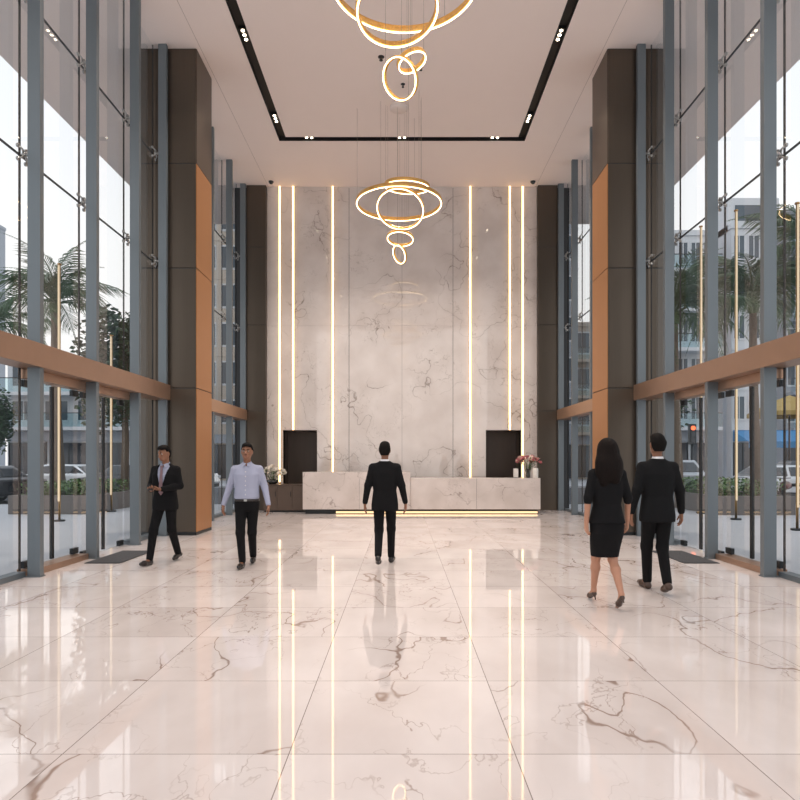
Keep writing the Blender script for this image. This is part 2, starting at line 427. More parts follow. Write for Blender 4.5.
ORD = ['first', 'second', 'third', 'fourth', 'fifth', 'sixth', 'seventh', 'eighth', 'ninth', 'tenth', 'eleventh']
for s, side in ((-1, 'left'), (1, 'right')):
    for k, y in enumerate(front_posts + back_posts):
        b = MB().box(s * XI, s * (XI + .165), y - .045, y + .045, .012, H, .004).box(s * (XI - .012), s * (XI + .2), y - .06, y + .06, 0, .014)
        tag(b.build('trim_%d' % tn, M['post'], None, (s * XI, y, 0)), 'grey metal post of the %s glass front, %s from the viewer' % (side, ORD[k]), 'post', 'posts of the %s glass front' % side, 'structure'); tn += 1
    for (a, b) in ((1.0, 12.6), (13.6, YB - .15)):
        tag(MB().box(s * (XI - .03), s * (XI + .32), a, b, ZT0, ZT1, .006).build('trim_%d' % tn, M['copper'], None, (s * XI, a, ZT0)),
            'copper brown transom beam across the %s glass front %s the bronze column' % (side, 'in front of' if a < 5 else 'behind'), 'transom beam', None, 'structure'); tn += 1
    edges = [2.1] + front_posts
    for k, (a, b) in enumerate(zip(edges, edges[1:])):
        window(s, side, a, b, True, ORD[k] + ' upper', True)
        if 8.1 < a < 8.2: door(s, side, a, b, True, 'glass double door with copper threshold in the %s glass front' % side)
        elif 9.6 < a < 9.7: door(s, side, a, b, False, 'frameless glass door next to the last post bay of the %s front' % side)
        else: window(s, side, a, b, False, ORD[k] + ' lower')
    for k, (a, b) in enumerate(zip([13.62] + back_posts[1:], back_posts[1:])):
        window(s, side, a, b, True, 'upper ' + ORD[k] + ' behind the column', True)
        window(s, side, a, b, False, 'lower ' + ORD[k] + ' behind the column')
    # big bronze clad column
    col = empty('column', (s * 4.785, 13.1, 0), 0, 'bronze clad full height column interrupting the %s glass front' % side, 'column', None, 'structure')
    zz = [0, .06, 2.97, 5.39, 7.5, H]
    MB().box(-.625, .625, -.49, .49, 0, H).build('core', M['seal'], col)
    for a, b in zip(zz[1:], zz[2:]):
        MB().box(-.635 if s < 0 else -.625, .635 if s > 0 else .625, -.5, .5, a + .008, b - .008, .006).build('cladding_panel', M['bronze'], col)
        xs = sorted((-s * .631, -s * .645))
        MB().box(xs[0], xs[1], -.495, .495, a + .008, b - .008, .003).build('side_panel', M['bronze_lit'] if b < 8 else M['bronze'], col)['label'] = 'bronze side panel with a warm light wash in its colour' if b < 8 else 'dark bronze side panel'  # orange tint paints the warm wash; top panel, above it, stays plain bronze
    MB().box(-.64, .64, -.505, .505, 0, .06).build('plinth', M['darkmetal'], col)
    # rear pilaster
    pc = empty('pilaster', (s * 4.4, YB - .03, 0), 0, 'bronze clad pilaster at the %s edge of the marble wall' % side, 'pilaster', None, 'structure')
    zz = [0, 3.0, 5.6, 7.95, H]
    MB().box(-.29, .29, -.09, .06, 0, H).build('core', M['seal'], pc)
    for a, b in zip(zz, zz[1:]):
        MB().box(-.295, .295, -.1, .06, a + .006, b - .006, .005).build('cladding_panel', M['bronze'], pc)

# ------------------------------------------------------------------ back wall
wall = MB().box(-5.1, -3.6, YB + .06, YB + .26, 0, H).box(3.6, 5.1, YB + .06, YB + .26, 0, H).box(-2.58, 2.55, YB + .06, YB + .26, 0, H).box(-3.6, -2.58, YB + .06, YB + .26, 2.43, H).box(2.55, 3.6, YB + .06, YB + .26, 2.43, H).build('wall_back', M['seal'])
tag(wall, 'tall veined marble feature wall behind the reception desk', 'wall', None, 'structure')
cols = [(-4.1, -3.74), (-3.68, -3.33), (-3.27, -2.13), (-2.07, -1.616), (-1.604, -.003), (.003, 1.544), (1.556, 2.04), (2.10, 3.24), (3.30, 3.63), (3.69, 4.1)]
for (a, b) in cols:
    segs = [(0, 5.6), (5.603, H)]
    for (z0, z1) in segs:
        rects = []
        lo = None
        for (na, nb) in ((-3.62, -2.58), (2.55, 3.62)):
            if z0 == 0 and a < nb and b > na: lo = (na, nb)
        if lo:
            rects.append((a, b, 2.43, z1))
            if a < lo[0]: rects.append((a, lo[0], 0, 2.43))
            if b > lo[1]: rects.append((lo[1], b, 0, 2.43))
        else: rects.append((a, b, z0, z1))
        pm = MB()
        for r in rects: pm.box(r[0], r[1], YB, YB + .06, r[2], r[3])
        pm.build('marble_panel', M['wall_marble'], wall)
for k, (a, b, sd) in enumerate(((-3.62, -2.58, 'left'), (2.55, 3.62, 'right'))):
    n = MB().box(a, b, YB + .75, YB + .8, 0, 2.43).box(a, a + .02, YB + .05, YB + .75, 0, 2.43).box(b - .02, b, YB + .05, YB + .75, 0, 2.43).box(a + .02, b - .02, YB + .05, YB + .75, 2.41, 2.43)
    n.build('niche_lining', M['niche'], wall)
for k, (x, z0, lab) in enumerate(((-3.71, .85, 'warm light strip nearest the left pilaster, reaching down to the low cabinet'),
                                  (-3.30, 2.43, 'warm light strip ending above the left dark niche'),
                                  (-2.10, 1.0, 'single warm light strip reaching down to the raised end of the desk'),
                                  (2.07, 1.0, 'single warm light strip reaching down to the lower end of the desk'),
                                  (3.27, 2.43, 'warm light strip ending above the right dark niche'),
                                  (3.66, 1.0, 'warm light strip nearest the right pilaster, running down behind the pink flowers'))):
    r = empty('light_strip', (x, YB - .0245, z0), 0, lab, 'light strip', 'light strips on the marble wall')
    MB().box(-.027, .027, -.028, -.008, 0, H - z0).build('diffuser', M['led'], r)
    MB().box(-.03, .03, -.008, .024, 0, H - z0).build('channel', M['goldplain'], r)

# ------------------------------------------------------------------ reception desk
dk = empty('reception_desk', (.55, 17.98, 0), 0, 'long white marble reception desk with a raised end and glowing base', 'reception desk')
X0, X1 = -2.79 - .55, 3.9 - .55; XM = .23 - .55; XL = -1.86 - .55
MB().box(X0, XM, -.42, .35, .13, 1.18, .006).build('raised_counter', M['desk_marble'], dk)
MB().box(XM + .004, X1, -.38, .35, .13, 1.01, .006).build('main_counter', M['desk_marble'], dk)
MB().box(X0 + .06, X1 - .06, -.30, .30, 0, .129).build('toe_kick', M['darkmetal'], dk)
MB().box(XL, X1 - .08, -.372, -.303, .02, .07, .004).build('led_strip', M['led_desk'], dk)
for xs in (-1.2 - .55, 2.1 - .55):
    yy = -.42 if xs < XM else -.38
    MB().box(xs - .003, xs + .003, yy - .0015, yy + .002, .14, 1.0).build('joint', M['seal'], dk)
MB().box(X0 + .15, XM - .15, .352, .72, .70, .73, .004).box(XM + .2, X1 - .15, .352, .72, .70, .73, .004).box(X0+.2, X0+.24, .36, .7, 0, .7).box(X1-.3, X1-.26, .36, .7, 0, .7).build('worktop', M['cabinet'], dk)

# low cabinet on the left
cb = empty('low_cabinet', (-3.42, 18.55, 0), 0, 'low dark brown cabinet between the left pilaster and the desk', 'cabinet')
MB().box(-.62, .66, -.33, .38, .05, .78, .004).build('body', M['cabinet'], cb)
MB().box(-.63, .67, -.35, .385, .781, .805, .004).build('top', M['cabinet'], cb)
MB().box(-.6, .64, -.28, .3, 0, .05).build('plinth', M['seal'], cb)
for a, b in ((-.61, -.22), (-.205, .22), (.235, .65)):
    d = MB().box(a, b, -.348, -.331, .06, .775, .003).build('door', M['cabinet'], cb)
    MB().box(b - .05, b - .035, -.37, -.348, .45, .6, .002).build('handle', M['darkmetal'], d)

def bouquet(name, loc, label, mats, w, hgt, vase, nblo, rnd):
    r = empty(name, loc, 0, label, 'flower arrangement')
    if vase == 'bowl':
        MB().lathe([(.0, 0), (.10, 0), (.16, .06), (.17, .13), (.155, .13), (.14, .07), (0, .03)]).build('bowl', M['darkglass'], r); z0 = .1
    else:
        MB().lathe([(.0, 0), (.06, 0), (.065, .05), (.062, .26), (.054, .26), (.05, .03), (0, .025)]).build('vase', M['darkglass'], r); z0 = .22
    st = MB(); pts = []
    for i in range(nblo):
        a = rnd.uniform(0, 2 * PI); q = math.sqrt(rnd.random())
        p = Vector((math.cos(a) * q * w, math.sin(a) * q * w * .55, z0 + hgt * (.35 + .65 * (1 - q * q * .75) * rnd.uniform(.75, 1.05))))
        pts.append(p)
        st.tube([(p.x * .08, p.y * .08, .05), (p.x * .4, p.y * .4, z0 + (p.z - z0) * .6), p], [.004, .004, .003], 5)
    st.build('stems', M['stem'], r)
    lf = MB()
    for i in range(70):
        a = rnd.uniform(0, 2 * PI); q = math.sqrt(rnd.random()) * .95
        p = Vector((math.cos(a) * q * w, math.sin(a) * q * w * .55, z0 + hgt * rnd.uniform(.1, .75)))
        d = Vector((math.cos(a), math.sin(a) * .6, rnd.uniform(-.3, .7))).normalized() * rnd.uniform(.06, .12)
        sd = d.cross(Vector((0, 0, 1))).normalized() * .018
        lf.poly([p, p + d * .5 + sd, p + d, p + d * .5 - sd])
    lf.build('foliage', M['leaf'], r, recalc=False)
    protos = []
    for m in mats:
        b = MB(); R = .045
        for ring, (cnt, tilt, ln) in enumerate(((6, .5, 1.0), (5, .95, .8), (3, 1.25, .55))):
            for i in range(cnt):
                a = 2 * PI * i / cnt + ring * .5
                d = Vector((math.cos(a) * math.cos(tilt), math.sin(a) * math.cos(tilt), math.sin(tilt)))
                sd = Vector((-math.sin(a), math.cos(a), 0))
                u = R * ln
                b.poly([(0, 0, 0), d * u * .5 + sd * u * .42, d * u + sd * u * .25 + Vector((0, 0, .006)), d * u - sd * u * .25 + Vector((0, 0, .006)), d * u * .5 - sd * u * .42])
        b.ball((0, 0, .012), .010, sub=1)
        me = bpy.data.meshes.new('blossom'); b.bm.to_mesh(me); b.bm.free(); me.materials.append(m); protos.append(me)
    for i, p in enumerate(pts):
        o = link('blossom', protos[i % len(protos)], r, p)
        o.rotation_euler = (rnd.uniform(-.7, .9) + .5, rnd.uniform(-.6, .6), rnd.uniform(0, 6)); s = rnd.uniform(1.2, 2.1); o.scale = (s, s, s)
    return r
rnd = random.Random(3)
bouquet('flower_bouquet', (-3.82, 18.45, .805), 'white flowers in a dark bowl on the low brown cabinet', [M['petalw'], M['petalw'], M['petalw']], .40, .42, 'bowl', 30, rnd)
bouquet('flower_bouquet', (3.62, 17.95, 1.01), 'pink and cream flowers in a dark vase on the desk end', [M['petalp'], M['petalc'], M['petalp']], .36, .42, 'vase', 30, rnd)
v = MB().lathe([(0, 0), (.075, 0), (.08, .02), (.078, .27), (.07, .28), (.066, .27), (.066, .04), (0, .03)]).build('vase', M['white'], None)
v.location = (3.80, 17.80, 1.01); tag(v, 'plain white cylinder vase beside the pink flowers on the desk', 'vase')
c = empty('card_holder', (3.24, 17.80, 1.01), 0, 'small upright white block standing alone on the desk', 'card holder')
MB().box(-.075, .075, -.05, .05, 0, .02, .004).build('base', M['steel'], c)
MB().box(-.065, .065, -.035, .035, .02, .27, .004).build('card_block', M['white'], c)

# ------------------------------------------------------------------ ceiling fittings
def downlight(x, y, along, n, label):
    r = empty('downlight', (x, y, H + .04), 0, label, 'downlight', 'downlights in the ceiling slot')
    L_ = .10 * n
    hx, hy = (.07, L_ / 2 + .03) if along == 'y' else (L_ / 2 + .03, .07)
    MB().box(-hx, hx, -hy, hy, 0, .058).build('housing', M['darkmetal'], r)
    for i in range(n):
        t = (i - (n - 1) / 2) * .13
        c = (0, t) if along == 'y' else (t, 0)
        MB().cyl((c[0], c[1], -.012), (c[0], c[1], -.001), .031, n=16).build('lamp', M['lamp'], r)
    li = bpy.data.lights.new('downlight_beam', 'SPOT'); li.energy = DL; li.color = (1.0, .87, .77)
    li.spot_size = math.radians(100); li.spot_blend = .7; li.shadow_soft_size = .08
    lo = bpy.data.objects.new('beam', li); COL.objects.link(lo); lo.parent = r; lo.location = (0, 0, -.03)
DL = 520
for sx, sd in ((-1, 'left'), (1, 'right')):
    for y, ds in ((3.26, 'nearest the entrance'), (6.26, 'second from the entrance'), (9.26, 'beside the near chandelier'), (12.26, 'midway to the marble wall'), (15.26, 'next to the slot corner')):
        downlight(sx * SX, y, 'y', 3, 'three lamp downlight in the %s ceiling slot, %s' % (sd, ds))
for x, ds in ((-2.4, 'left'), (0, 'middle'), (2.4, 'right')):
    downlight(x, SY, 'x', 2, 'two lamp downlight at the %s of the rear ceiling slot' % ds)
for x, sd in ((-3.9, 'left'), (3.9, 'right')):
    r = empty('dome_camera', (x, 18.62, H + .006), 0, 'small black dome camera on the ceiling at the %s of the marble wall' % sd, 'security camera')
    MB().cyl((0, 0, -.03), (0, 0, 0), .075, n=20).build('base', M['darkmetal'], r)
    MB().ball((0, 0, -.035), .065, 1, 1, .9).build('dome', M['darkglass'], r)
for x, y, rr, lab, cat, nm in ((-.43, 12.87, .055, 'dark round sprinkler left of the small chandelier rings', 'sprinkler', 'sprinkler'), (.40, 13.2, .04, 'dark round sprinkler right of the small chandelier rings', 'sprinkler', 'sprinkler'),
                           (.02, 13.8, .04, 'dark round sprinkler seen inside the lowest chandelier ring', 'sprinkler', 'sprinkler')):
    r = empty(nm, (x, y, H + .006), 0, lab, cat)
    MB().lathe([(0, 0), (rr * 1.2, 0), (rr * 1.2, -.012), (rr * .5, -.025), (0, -.025)]).build('plate', M['darkmetal'], r)
    MB().cyl((0, 0, -.025), (0, 0, -.07), .012, n=8).cyl((0, 0, -.07), (0, 0, -.078), rr * .7, n=14).build('head', M['darkmetal'], r)

def chandelier(loc, rings, label):
    r = empty('chandelier', loc, 0, label, 'chandelier')
    top = H - loc[2]
    MB().lathe([(0, top), (.22, top), (.22, top - .04), (0, top - .04)], n=32).build('canopy', M['ceiling'], r)
    for (cx, cy, z, R, ax, ay, hb) in rings:
        Mx = Matrix.Translation((cx, cy, z)) @ Euler((math.radians(ax), math.radians(ay), 0)).to_matrix().to_4x4()
        t = .02 if R > .4 else .014
        b = MB()
        b.sweep_ring(R, [(-t, -hb / 2), (t, -hb / 2), (t * 1.2, -hb * .2), (t * 1.2, hb * .2), (t, hb / 2), (-t, hb / 2), (-t * 1.2, hb * .2), (-t * 1.2, -hb * .2)], Mx, 150 if R > .4 else 90)
        for i, v in enumerate(b.bm.verts):     # hammered, faceted surface
            if i % 8 in (2, 3, 6, 7): v.co += Vector((random.uniform(-1, 1), random.uniform(-1, 1), random.uniform(-1, 1))) * .005
        g = b.build('ring', M['gold'], r)
        MB().sweep_ring(R, [(-t * .30, -hb / 2 - .010), (t * .55, -hb / 2 - .010), (t * .55, -hb / 2 - .001), (-t * .30, -hb / 2 - .001)], Mx, 120).build('led_band', M['led_ring'], g)
        for i in range(3):
            a = 2 * PI * i / 3 + ax * .1 + R
            p = Mx @ Vector((R * math.cos(a), R * math.sin(a), hb / 2))
            MB().cyl(p, (p.x, p.y, top), .0022, n=5).build('suspension_wire', M['wire'], r)
    return r
chandelier((-.07, 14.7, 7.57), [(0, 0, 0, .99, 0, 0, .085), (.19, 0, .40, .51, 7, 3, .075), (.03, -.05, -.16, .54, -32, 8, .075), (.03, 0, -.83, .30, -12, 4, .06), (.02, .0, -1.21, .21, -30, 58, .05)],
           'far cluster of glowing gold rings hanging before the marble wall')
chandelier((.03, 7.85, 7.57), [(0, 0, 0, .93, 0, 0, .085), (.1, 0, .40, .51, 7, 3, .075), (-.09, -.05, -.42, .50, -14, -6, .075), (.09, .05, -1.00, .178, -4, -20, .055), (-.05, 0, -1.26, .235, -38, 40, .05)],
           'near cluster of glowing gold rings cut by the top of the photo')

# ------------------------------------------------------------------ mats
for s, side in ((-1, 'left'), (1, 'right')):
    x0, x1 = sorted((s * 4.66, s * 4.14))
    r = empty('entrance_mat', ((x0 + x1) / 2, 9.8, 0), 0, 'dark grey rubber doormat on the marble at the %s glass door' % side, 'doormat')
    hw = (x1 - x0) / 2
    MB().box(-hw + .02, hw - .02, -.61, .61, 0.001, .012).build('pile', M['mat'], r)
    MB().box(-hw, -hw + .02, -.63, .63, .001, .010).box(hw - .02, hw, -.63, .63, .001, .010).box(-hw + .02, hw - .02, -.63, -.61, .001, .010).box(-hw + .02, hw - .02, .61, .63, .001, .010).build('edging', M['seal'], r)

# ------------------------------------------------------------------ signed distance meshing (people, cars)
BIG = 1e3
class Field:
    def __init__(s, lo, hi, h):
        s.lo = np.array(lo, np.float32); s.h = h
        s.n = np.ceil((np.array(hi) - np.array(lo)) / h).astype(int) + 1
        s.ax = [s.lo[i] + h * np.arange(s.n[i], dtype=np.float32) for i in range(3)]
        s.F = np.full(s.n, BIG, np.float32)
    def win(s, lo, hi):
        sl = []
        for i in range(3):
            a = int(max(0, math.floor((lo[i] - s.lo[i]) / s.h))); b = int(min(s.n[i], math.ceil((hi[i] - s.lo[i]) / s.h) + 1))
            sl.append(slice(a, max(a, b)))
        return tuple(sl)
    def grid(s, sl=None):
        if sl is None: sl = (slice(None),) * 3
        return (s.ax[0][sl[0]][:, None, None], s.ax[1][sl[1]][None, :, None], s.ax[2][sl[2]][None, None, :])
    def add(s, sl, d, k):
        A = s.F[sl]
        if k <= 0: s.F[sl] = np.minimum(A, d); return
        hh = np.maximum(k - np.abs(A - d), 0) / k
        s.F[sl] = np.minimum(A, d) - hh * hh * k * .25
    def cone(s, a, b, ra, rb, k=.02):
        a = np.array(a, float); b = np.array(b, float)
        m = max(ra, rb) + max(k, .0) + 3 * s.h
        sl = s.win(np.minimum(a, b) - m, np.maximum(a, b) + m)
        x, y, z = s.grid(sl); ab = b - a; L2 = max(1e-9, float(ab @ ab))
        t = np.clip(((x - a[0]) * ab[0] + (y - a[1]) * ab[1] + (z - a[2]) * ab[2]) / L2, 0, 1)
        d = np.sqrt((x - a[0] - t * ab[0]) ** 2 + (y - a[1] - t * ab[1]) ** 2 + (z - a[2] - t * ab[2]) ** 2) - (ra + (rb - ra) * t)
        s.add(sl, d, k); return s
    def ell_d(s, c, r, sl):
        x, y, z = s.grid(sl)
        q = np.sqrt(((x - c[0]) / r[0]) ** 2 + ((y - c[1]) / r[1]) ** 2 + ((z - c[2]) / r[2]) ** 2)
        return (q - 1) * min(r)
    def ell(s, c, r, k=.02):
        m = max(r) * 1.0 + k + 3 * s.h
        sl = s.win(np.array(c) - m, np.array(c) + m)
        s.add(sl, s.ell_d(c, r, sl), k); return s
    def prof(s, rows, k=.02, p=2.3):
        rows = sorted(rows); z_ = [r[0] for r in rows]
        sl = s.win((-.45, -.35, z_[0] - .06), (.45, .35, z_[-1] + .06))
        x, y, z = s.grid(sl)
        zz = s.ax[2][sl[2]]
        a = np.interp(zz, z_, [r[1] for r in rows])[None, None, :]; b = np.interp(zz, z_, [r[2] for r in rows])[None, None, :]
        yo = np.interp(zz, z_, [r[3] for r in rows])[None, None, :]
        xo = np.interp(zz, z_, [r[4] if len(r) > 4 else 0 for r in rows])[None, None, :]
        q = (np.abs((x - xo) / a) ** p + np.abs((y - yo) / b) ** p) ** (1 / p)
        d = (q - 1) * np.minimum(a, b)
        d = np.maximum(d, np.maximum(z_[0] - z, z - z_[-1]))
        s.add(sl, d.astype(np.float32), k); return s
    def cut(s, d): s.F = np.maximum(s.F, d).astype(np.float32); return s
    def carve_ell(s, c, r, k=.006):
        m = max(r) + 3 * s.h
        sl = s.win(np.array(c) - m, np.array(c) + m)
        d = -s.ell_d(c, r, sl); A = s.F[sl]
        hh = np.maximum(k - np.abs(A - d), 0) / k
        s.F[sl] = np.maximum(A, d) + hh * hh * k * .25; return s
    def mesh(s, name, smooth=2):
        F = np.pad(s.F, 1, constant_values=BIG); F = np.clip(F, -5 * s.h, 5 * s.h)
        ins = F < 0
        nx, ny, nz = F.shape
        cnt = np.zeros((nx - 1, ny - 1, nz - 1), np.int8)
        offs = [(i, j, k) for i in (0, 1) for j in (0, 1) for k in (0, 1)]
        for (i, j, k) in offs: cnt += ins[i:nx - 1 + i, j:ny - 1 + j, k:nz - 1 + k]
        act = (cnt > 0) & (cnt < 8)
        idx = np.argwhere(act)
        vmap = np.full(act.shape, -1, np.int64); vmap[act] = np.arange(len(idx))
        cv = {o: F[idx[:, 0] + o[0], idx[:, 1] + o[1], idx[:, 2] + o[2]] for o in offs}
        P = np.zeros((len(idx), 3)); W = np.zeros(len(idx))
        for o in offs:
            for ax in range(3):
                if o[ax] == 1: continue
                o2 = list(o); o2[ax] = 1; o2 = tuple(o2)
                a, b = cv[o], cv[o2]
                c = (a < 0) != (b < 0)
                t = np.where(c, a / np.where(c, a - b, 1), 0)
                pt = np.array(o, float)[None, :].repeat(len(idx), 0); pt[:, ax] += t
                P += pt * c[:, None]; W += c
        V = (idx + P / W[:, None] - 1) * s.h + s.lo
        quads = []
        for ax in range(3):
            sl0 = [slice(None)] * 3; sl1 = [slice(None)] * 3
            sl0[ax] = slice(0, -1); sl1[ax] = slice(1, None)
            A, B = ins[tuple(sl0)], ins[tuple(sl1)]
            e = np.argwhere(A != B)
            flip = A[tuple(e.T)]
            u, w = (ax + 1) % 3, (ax + 2) % 3
            q = []
            for du, dw in ((0, 0), (1, 0), (1, 1), (0, 1)):
                c = e.copy(); c[:, u] -= 1 - du; c[:, w] -= 1 - dw
                q.append(vmap[tuple(c.T)])
            q = np.stack(q, 1)
            q[~flip] = q[~flip][:, ::-1]
            quads.append(q)
        Q = np.concatenate(quads)
        # a little smoothing
        for _ in range(smooth):
            acc = np.zeros_like(V); n_ = np.zeros(len(V))
            for i in range(4):
                j = (i + 1) % 4
                np.add.at(acc, Q[:, i], V[Q[:, j]]); np.add.at(n_, Q[:, i], 1)
                np.add.at(acc, Q[:, j], V[Q[:, i]]); np.add.at(n_, Q[:, j], 1)
            V = V * .5 + .5 * acc / np.maximum(n_, 1)[:, None]
        me = bpy.data.meshes.new(name)
        me.vertices.add(len(V)); me.vertices.foreach_set('co', V.astype(np.float32).ravel())
        me.loops.add(len(Q) * 4); me.loops.foreach_set('vertex_index', Q.astype(np.int32).ravel())
        me.polygons.add(len(Q)); me.polygons.foreach_set('loop_start', np.arange(0, len(Q) * 4, 4, dtype=np.int32))
        me.polygons.foreach_set('use_smooth', np.ones(len(Q), bool))
        me.update(calc_edges=True); me.validate()
        return me

def fobj(f, name, m, parent, smooth=1):
    me = f.mesh(name, smooth); me.materials.append(m)
    return link(name, me, parent)

V3 = lambda *a: np.array(a, float)
def unit(v): return v / max(1e-9, np.linalg.norm(v))

def person(loc, rz, scale, label, J, outfit):
    """local frame: faces -y, x>0 is the person's left; J holds elbow, wrist, hand direction, knee, ankle, toe per side; designed at 1.75 m"""
    root = empty('person', loc, rz, label, 'person'); root.scale = (scale,) * 3
    fem = outfit.get('female', False)
    lo, hi = V3(-.62, -.62, -.01), V3(.62, .62, 1.80)
    shx = .150 if fem else .172
    SH = {'L': V3(shx, .01, 1.392), 'R': V3(-shx, .01, 1.392)}
    HP = {'L': V3(.085, 0, .90), 'R': V3(-.085, 0, .90)}
    # --- body
    f = Field(lo, hi, .0068)
    w = .86 if fem else 1.0
    f.prof([(.80, .145, .085, .0), (.92, .150, .095, .0), (1.05, .125 * w, .082, -.0), (1.2, .148 * w, .098, -.005), (1.33, .155 * w, .092, 0), (1.39, .12 * w, .07, .005), (1.46, .05, .05, .01)], .03)
    f.cone((0, .015, 1.44), (0, -.002, 1.56), .052 if not fem else .044, .05 if not fem else .043, .04)
    # head
    f.ell((0, .004, 1.655), (.073, .094, .096), .02)
    f.cone((0, -.030, 1.605), (0, -.058, 1.565), .055, .034, .03)
    f.cone((.03, .0, 1.60), (.02, -.05, 1.572), .035, .028, .02); f.cone((-.03, .0, 1.60), (-.02, -.05, 1.572), .035, .028, .02)
    f.cone((0, -.088, 1.655), (0, -.108, 1.618), .009, .015, .012)
    f.ell((.013, -.098, 1.612), (.010, .012, .009), .006); f.ell((-.013, -.098, 1.612), (.010, .012, .009), .006)
    f.ell((0, -.083, 1.676), (.045, .012, .010), .012)
    f.ell((0, -.088, 1.582), (.024, .012, .010), .008)
    for sx in (-1, 1):
        f.carve_ell((sx * .032, -.098, 1.655), (.017, .014, .011))
        f.ell((sx * .077, .010, 1.638), (.010, .020, .031), .006)
    for sd, sx in (('L', 1), ('R', -1)):
        el, wr, hd, pn = [V3(*J['arm' + sd][i]) for i in range(4)]
        sh = SH[sd]
        f.cone(sh * V3(.4, 1, 1) + V3(0, 0, .025), sh, .045, .044, .03)
        f.cone(sh, el, .043, .036, .02); f.cone(el, wr, .036, .025, .02)
        # hand
        d = unit(hd); n = unit(pn - d * (pn @ d)); s_ = np.cross(d, n)
        th = s_ * (1 if J.get('thumb' + sd, 1) > 0 else -1)
        for o in (-.024, 0, .024): f.cone(wr + d * .015 + s_ * o * .5, wr + d * .085 + s_ * o, .017, .014, .012)
        for i, (o, ln) in enumerate(((.031, .068), (.0105, .078), (-.0105, .073), (-.031, .056))):
            side = o if (th @ s_) > 0 else -o
            k0 = wr + d * (.088 if abs(o) < .02 else .082) + s_ * side
            c1 = J.get('curl', .5)
            d1 = unit(d + n * c1 * .5); d2 = unit(d + n * c1 * 1.4); d3 = unit(d * .7 + n * c1 * 2.2)
            p1 = k0 + d1 * ln * .45; p2 = p1 + d2 * ln * .32; p3 = p2 + d3 * ln * .23
            f.cone(k0, p1, .0100, .0092, .004); f.cone(p1, p2, .0092, .0086, .003); f.cone(p2, p3, .0086, .0078, .003)
        t0 = wr + d * .03 + th * .022; t1 = t0 + unit(d * .7 + th * .6 + n * .3) * .042; t2 = t1 + unit(d + n * .5 + th * .1) * .036
        f.cone(wr + d * .02, t0, .015, .014, .01); f.cone(t0, t1, .013, .0105, .006); f.cone(t1, t2, .0105, .0085, .003)
        # leg
        kn, an, to = [V3(*J['leg' + sd][i]) for i in range(3)]
        hp = HP[sd]
        g_ = 1 if fem else .82
        f.cone(hp, kn, .072 * g_, .047 * g_, .03)
        calf = an + (kn - an) * .68 + V3(0, .012 if fem else .0, 0)
        f.cone(kn, calf, .045 * g_, .047 * g_, .03 * g_); f.cone(calf, an, .046 * g_, .029, .03)
        fd = unit(to - an)
        f.cone(an + V3(0, .015, -.02), to, .030, .020, .02)
    fobj(f, 'body', M['skinf'] if fem else M['skin'], root)
    # --- eyes and lips
    for sx in (-1, 1):
        e = MB().ball((sx * .032, -.0795, 1.655), .0115, 1.15, 1, .75, sub=2).build('eye', M['eye'], root)
        MB().ball((sx * .032, -.0885, 1.655), .0065, 1, .6, 1, sub=2).build('iris', M['iris'], e)
        MB().tube([(sx * .014, -.095, 1.675), (sx * .032, -.097, 1.680), (sx * .052, -.083, 1.674)], [.004, .005, .003], 6).build('eyebrow', M['hair'], root)
    MB().tube([(-.024, -.092, 1.583), (-.010, -.1005, 1.5845), (0, -.1015, 1.583), (.010, -.1005, 1.5845), (.024, -.092, 1.583)], [.002, .005, .0055, .005, .002], 6).build('lips', M['lip'], root)
    # --- hair
    f = Field((-.2, -.2, 1.1), (.2, .25, 1.82), .008)
    if fem:
        f.ell((0, .016, 1.665), (.096, .112, .112), .02)
        f.cone((0, .055, 1.66), (0, .075, 1.45), .092, .118, .05)
        f.cone((.06, .05, 1.62), (.085, .06, 1.42), .05, .06, .04); f.cone((-.06, .05, 1.62), (-.085, .06, 1.42), .05, .06, .04)
        f.cone((.05, .075, 1.5), (.065, .09, 1.31), .085, .05, .05); f.cone((-.045, .075, 1.5), (-.05, .095, 1.34), .085, .055, .05)
        x, y, z = f.grid()
        f.cut(np.minimum(np.minimum(-.035 - y + 0 * x + 0 * z, 1.70 - z + 0 * x + 0 * y), .075 - np.abs(x) + 0 * y + 0 * z) if False else np.minimum(-.045 - y + 0 * x + 0 * z, 1.705 - z + 0 * x + 0 * y))
    else:
        f.ell((0, .016, 1.672), (.083, .100, .104), .01)
        f.ell((0, -.030, 1.738), (.060, .060, .034), .03)                       # fuller on top
        f.cone((0, .060, 1.64), (0, .056, 1.575), .050, .040, .02)
        for sx in (-1, 1): f.cone((sx * .046, .048, 1.66), (sx * .040, .052, 1.60), .038, .026, .02)
        x, y, z = f.grid()
        edge = np.where(y < -.055, 1.712 + .010 * np.cos(x * 38), np.where(y < -.012, 1.668, np.where(y < .030, 1.672, 1.572)))   # brow line, temples, over the ears, nape
        f.cut((edge - z) * .6 + 0 * x)
        f.cut(np.minimum(-.040 - y + 0 * z + np.abs(x) * .35, 1.712 - z + 0 * y) + 0 * x)
        f.F = f.F + (.0022 * np.sin(x * 210 + 40 * y) * np.sin(z * 160 + 2) * np.sin(y * 150)).astype(np.float32)
    fobj(f, 'hair', M['hairb'] if fem else M['hair'], root, 2)
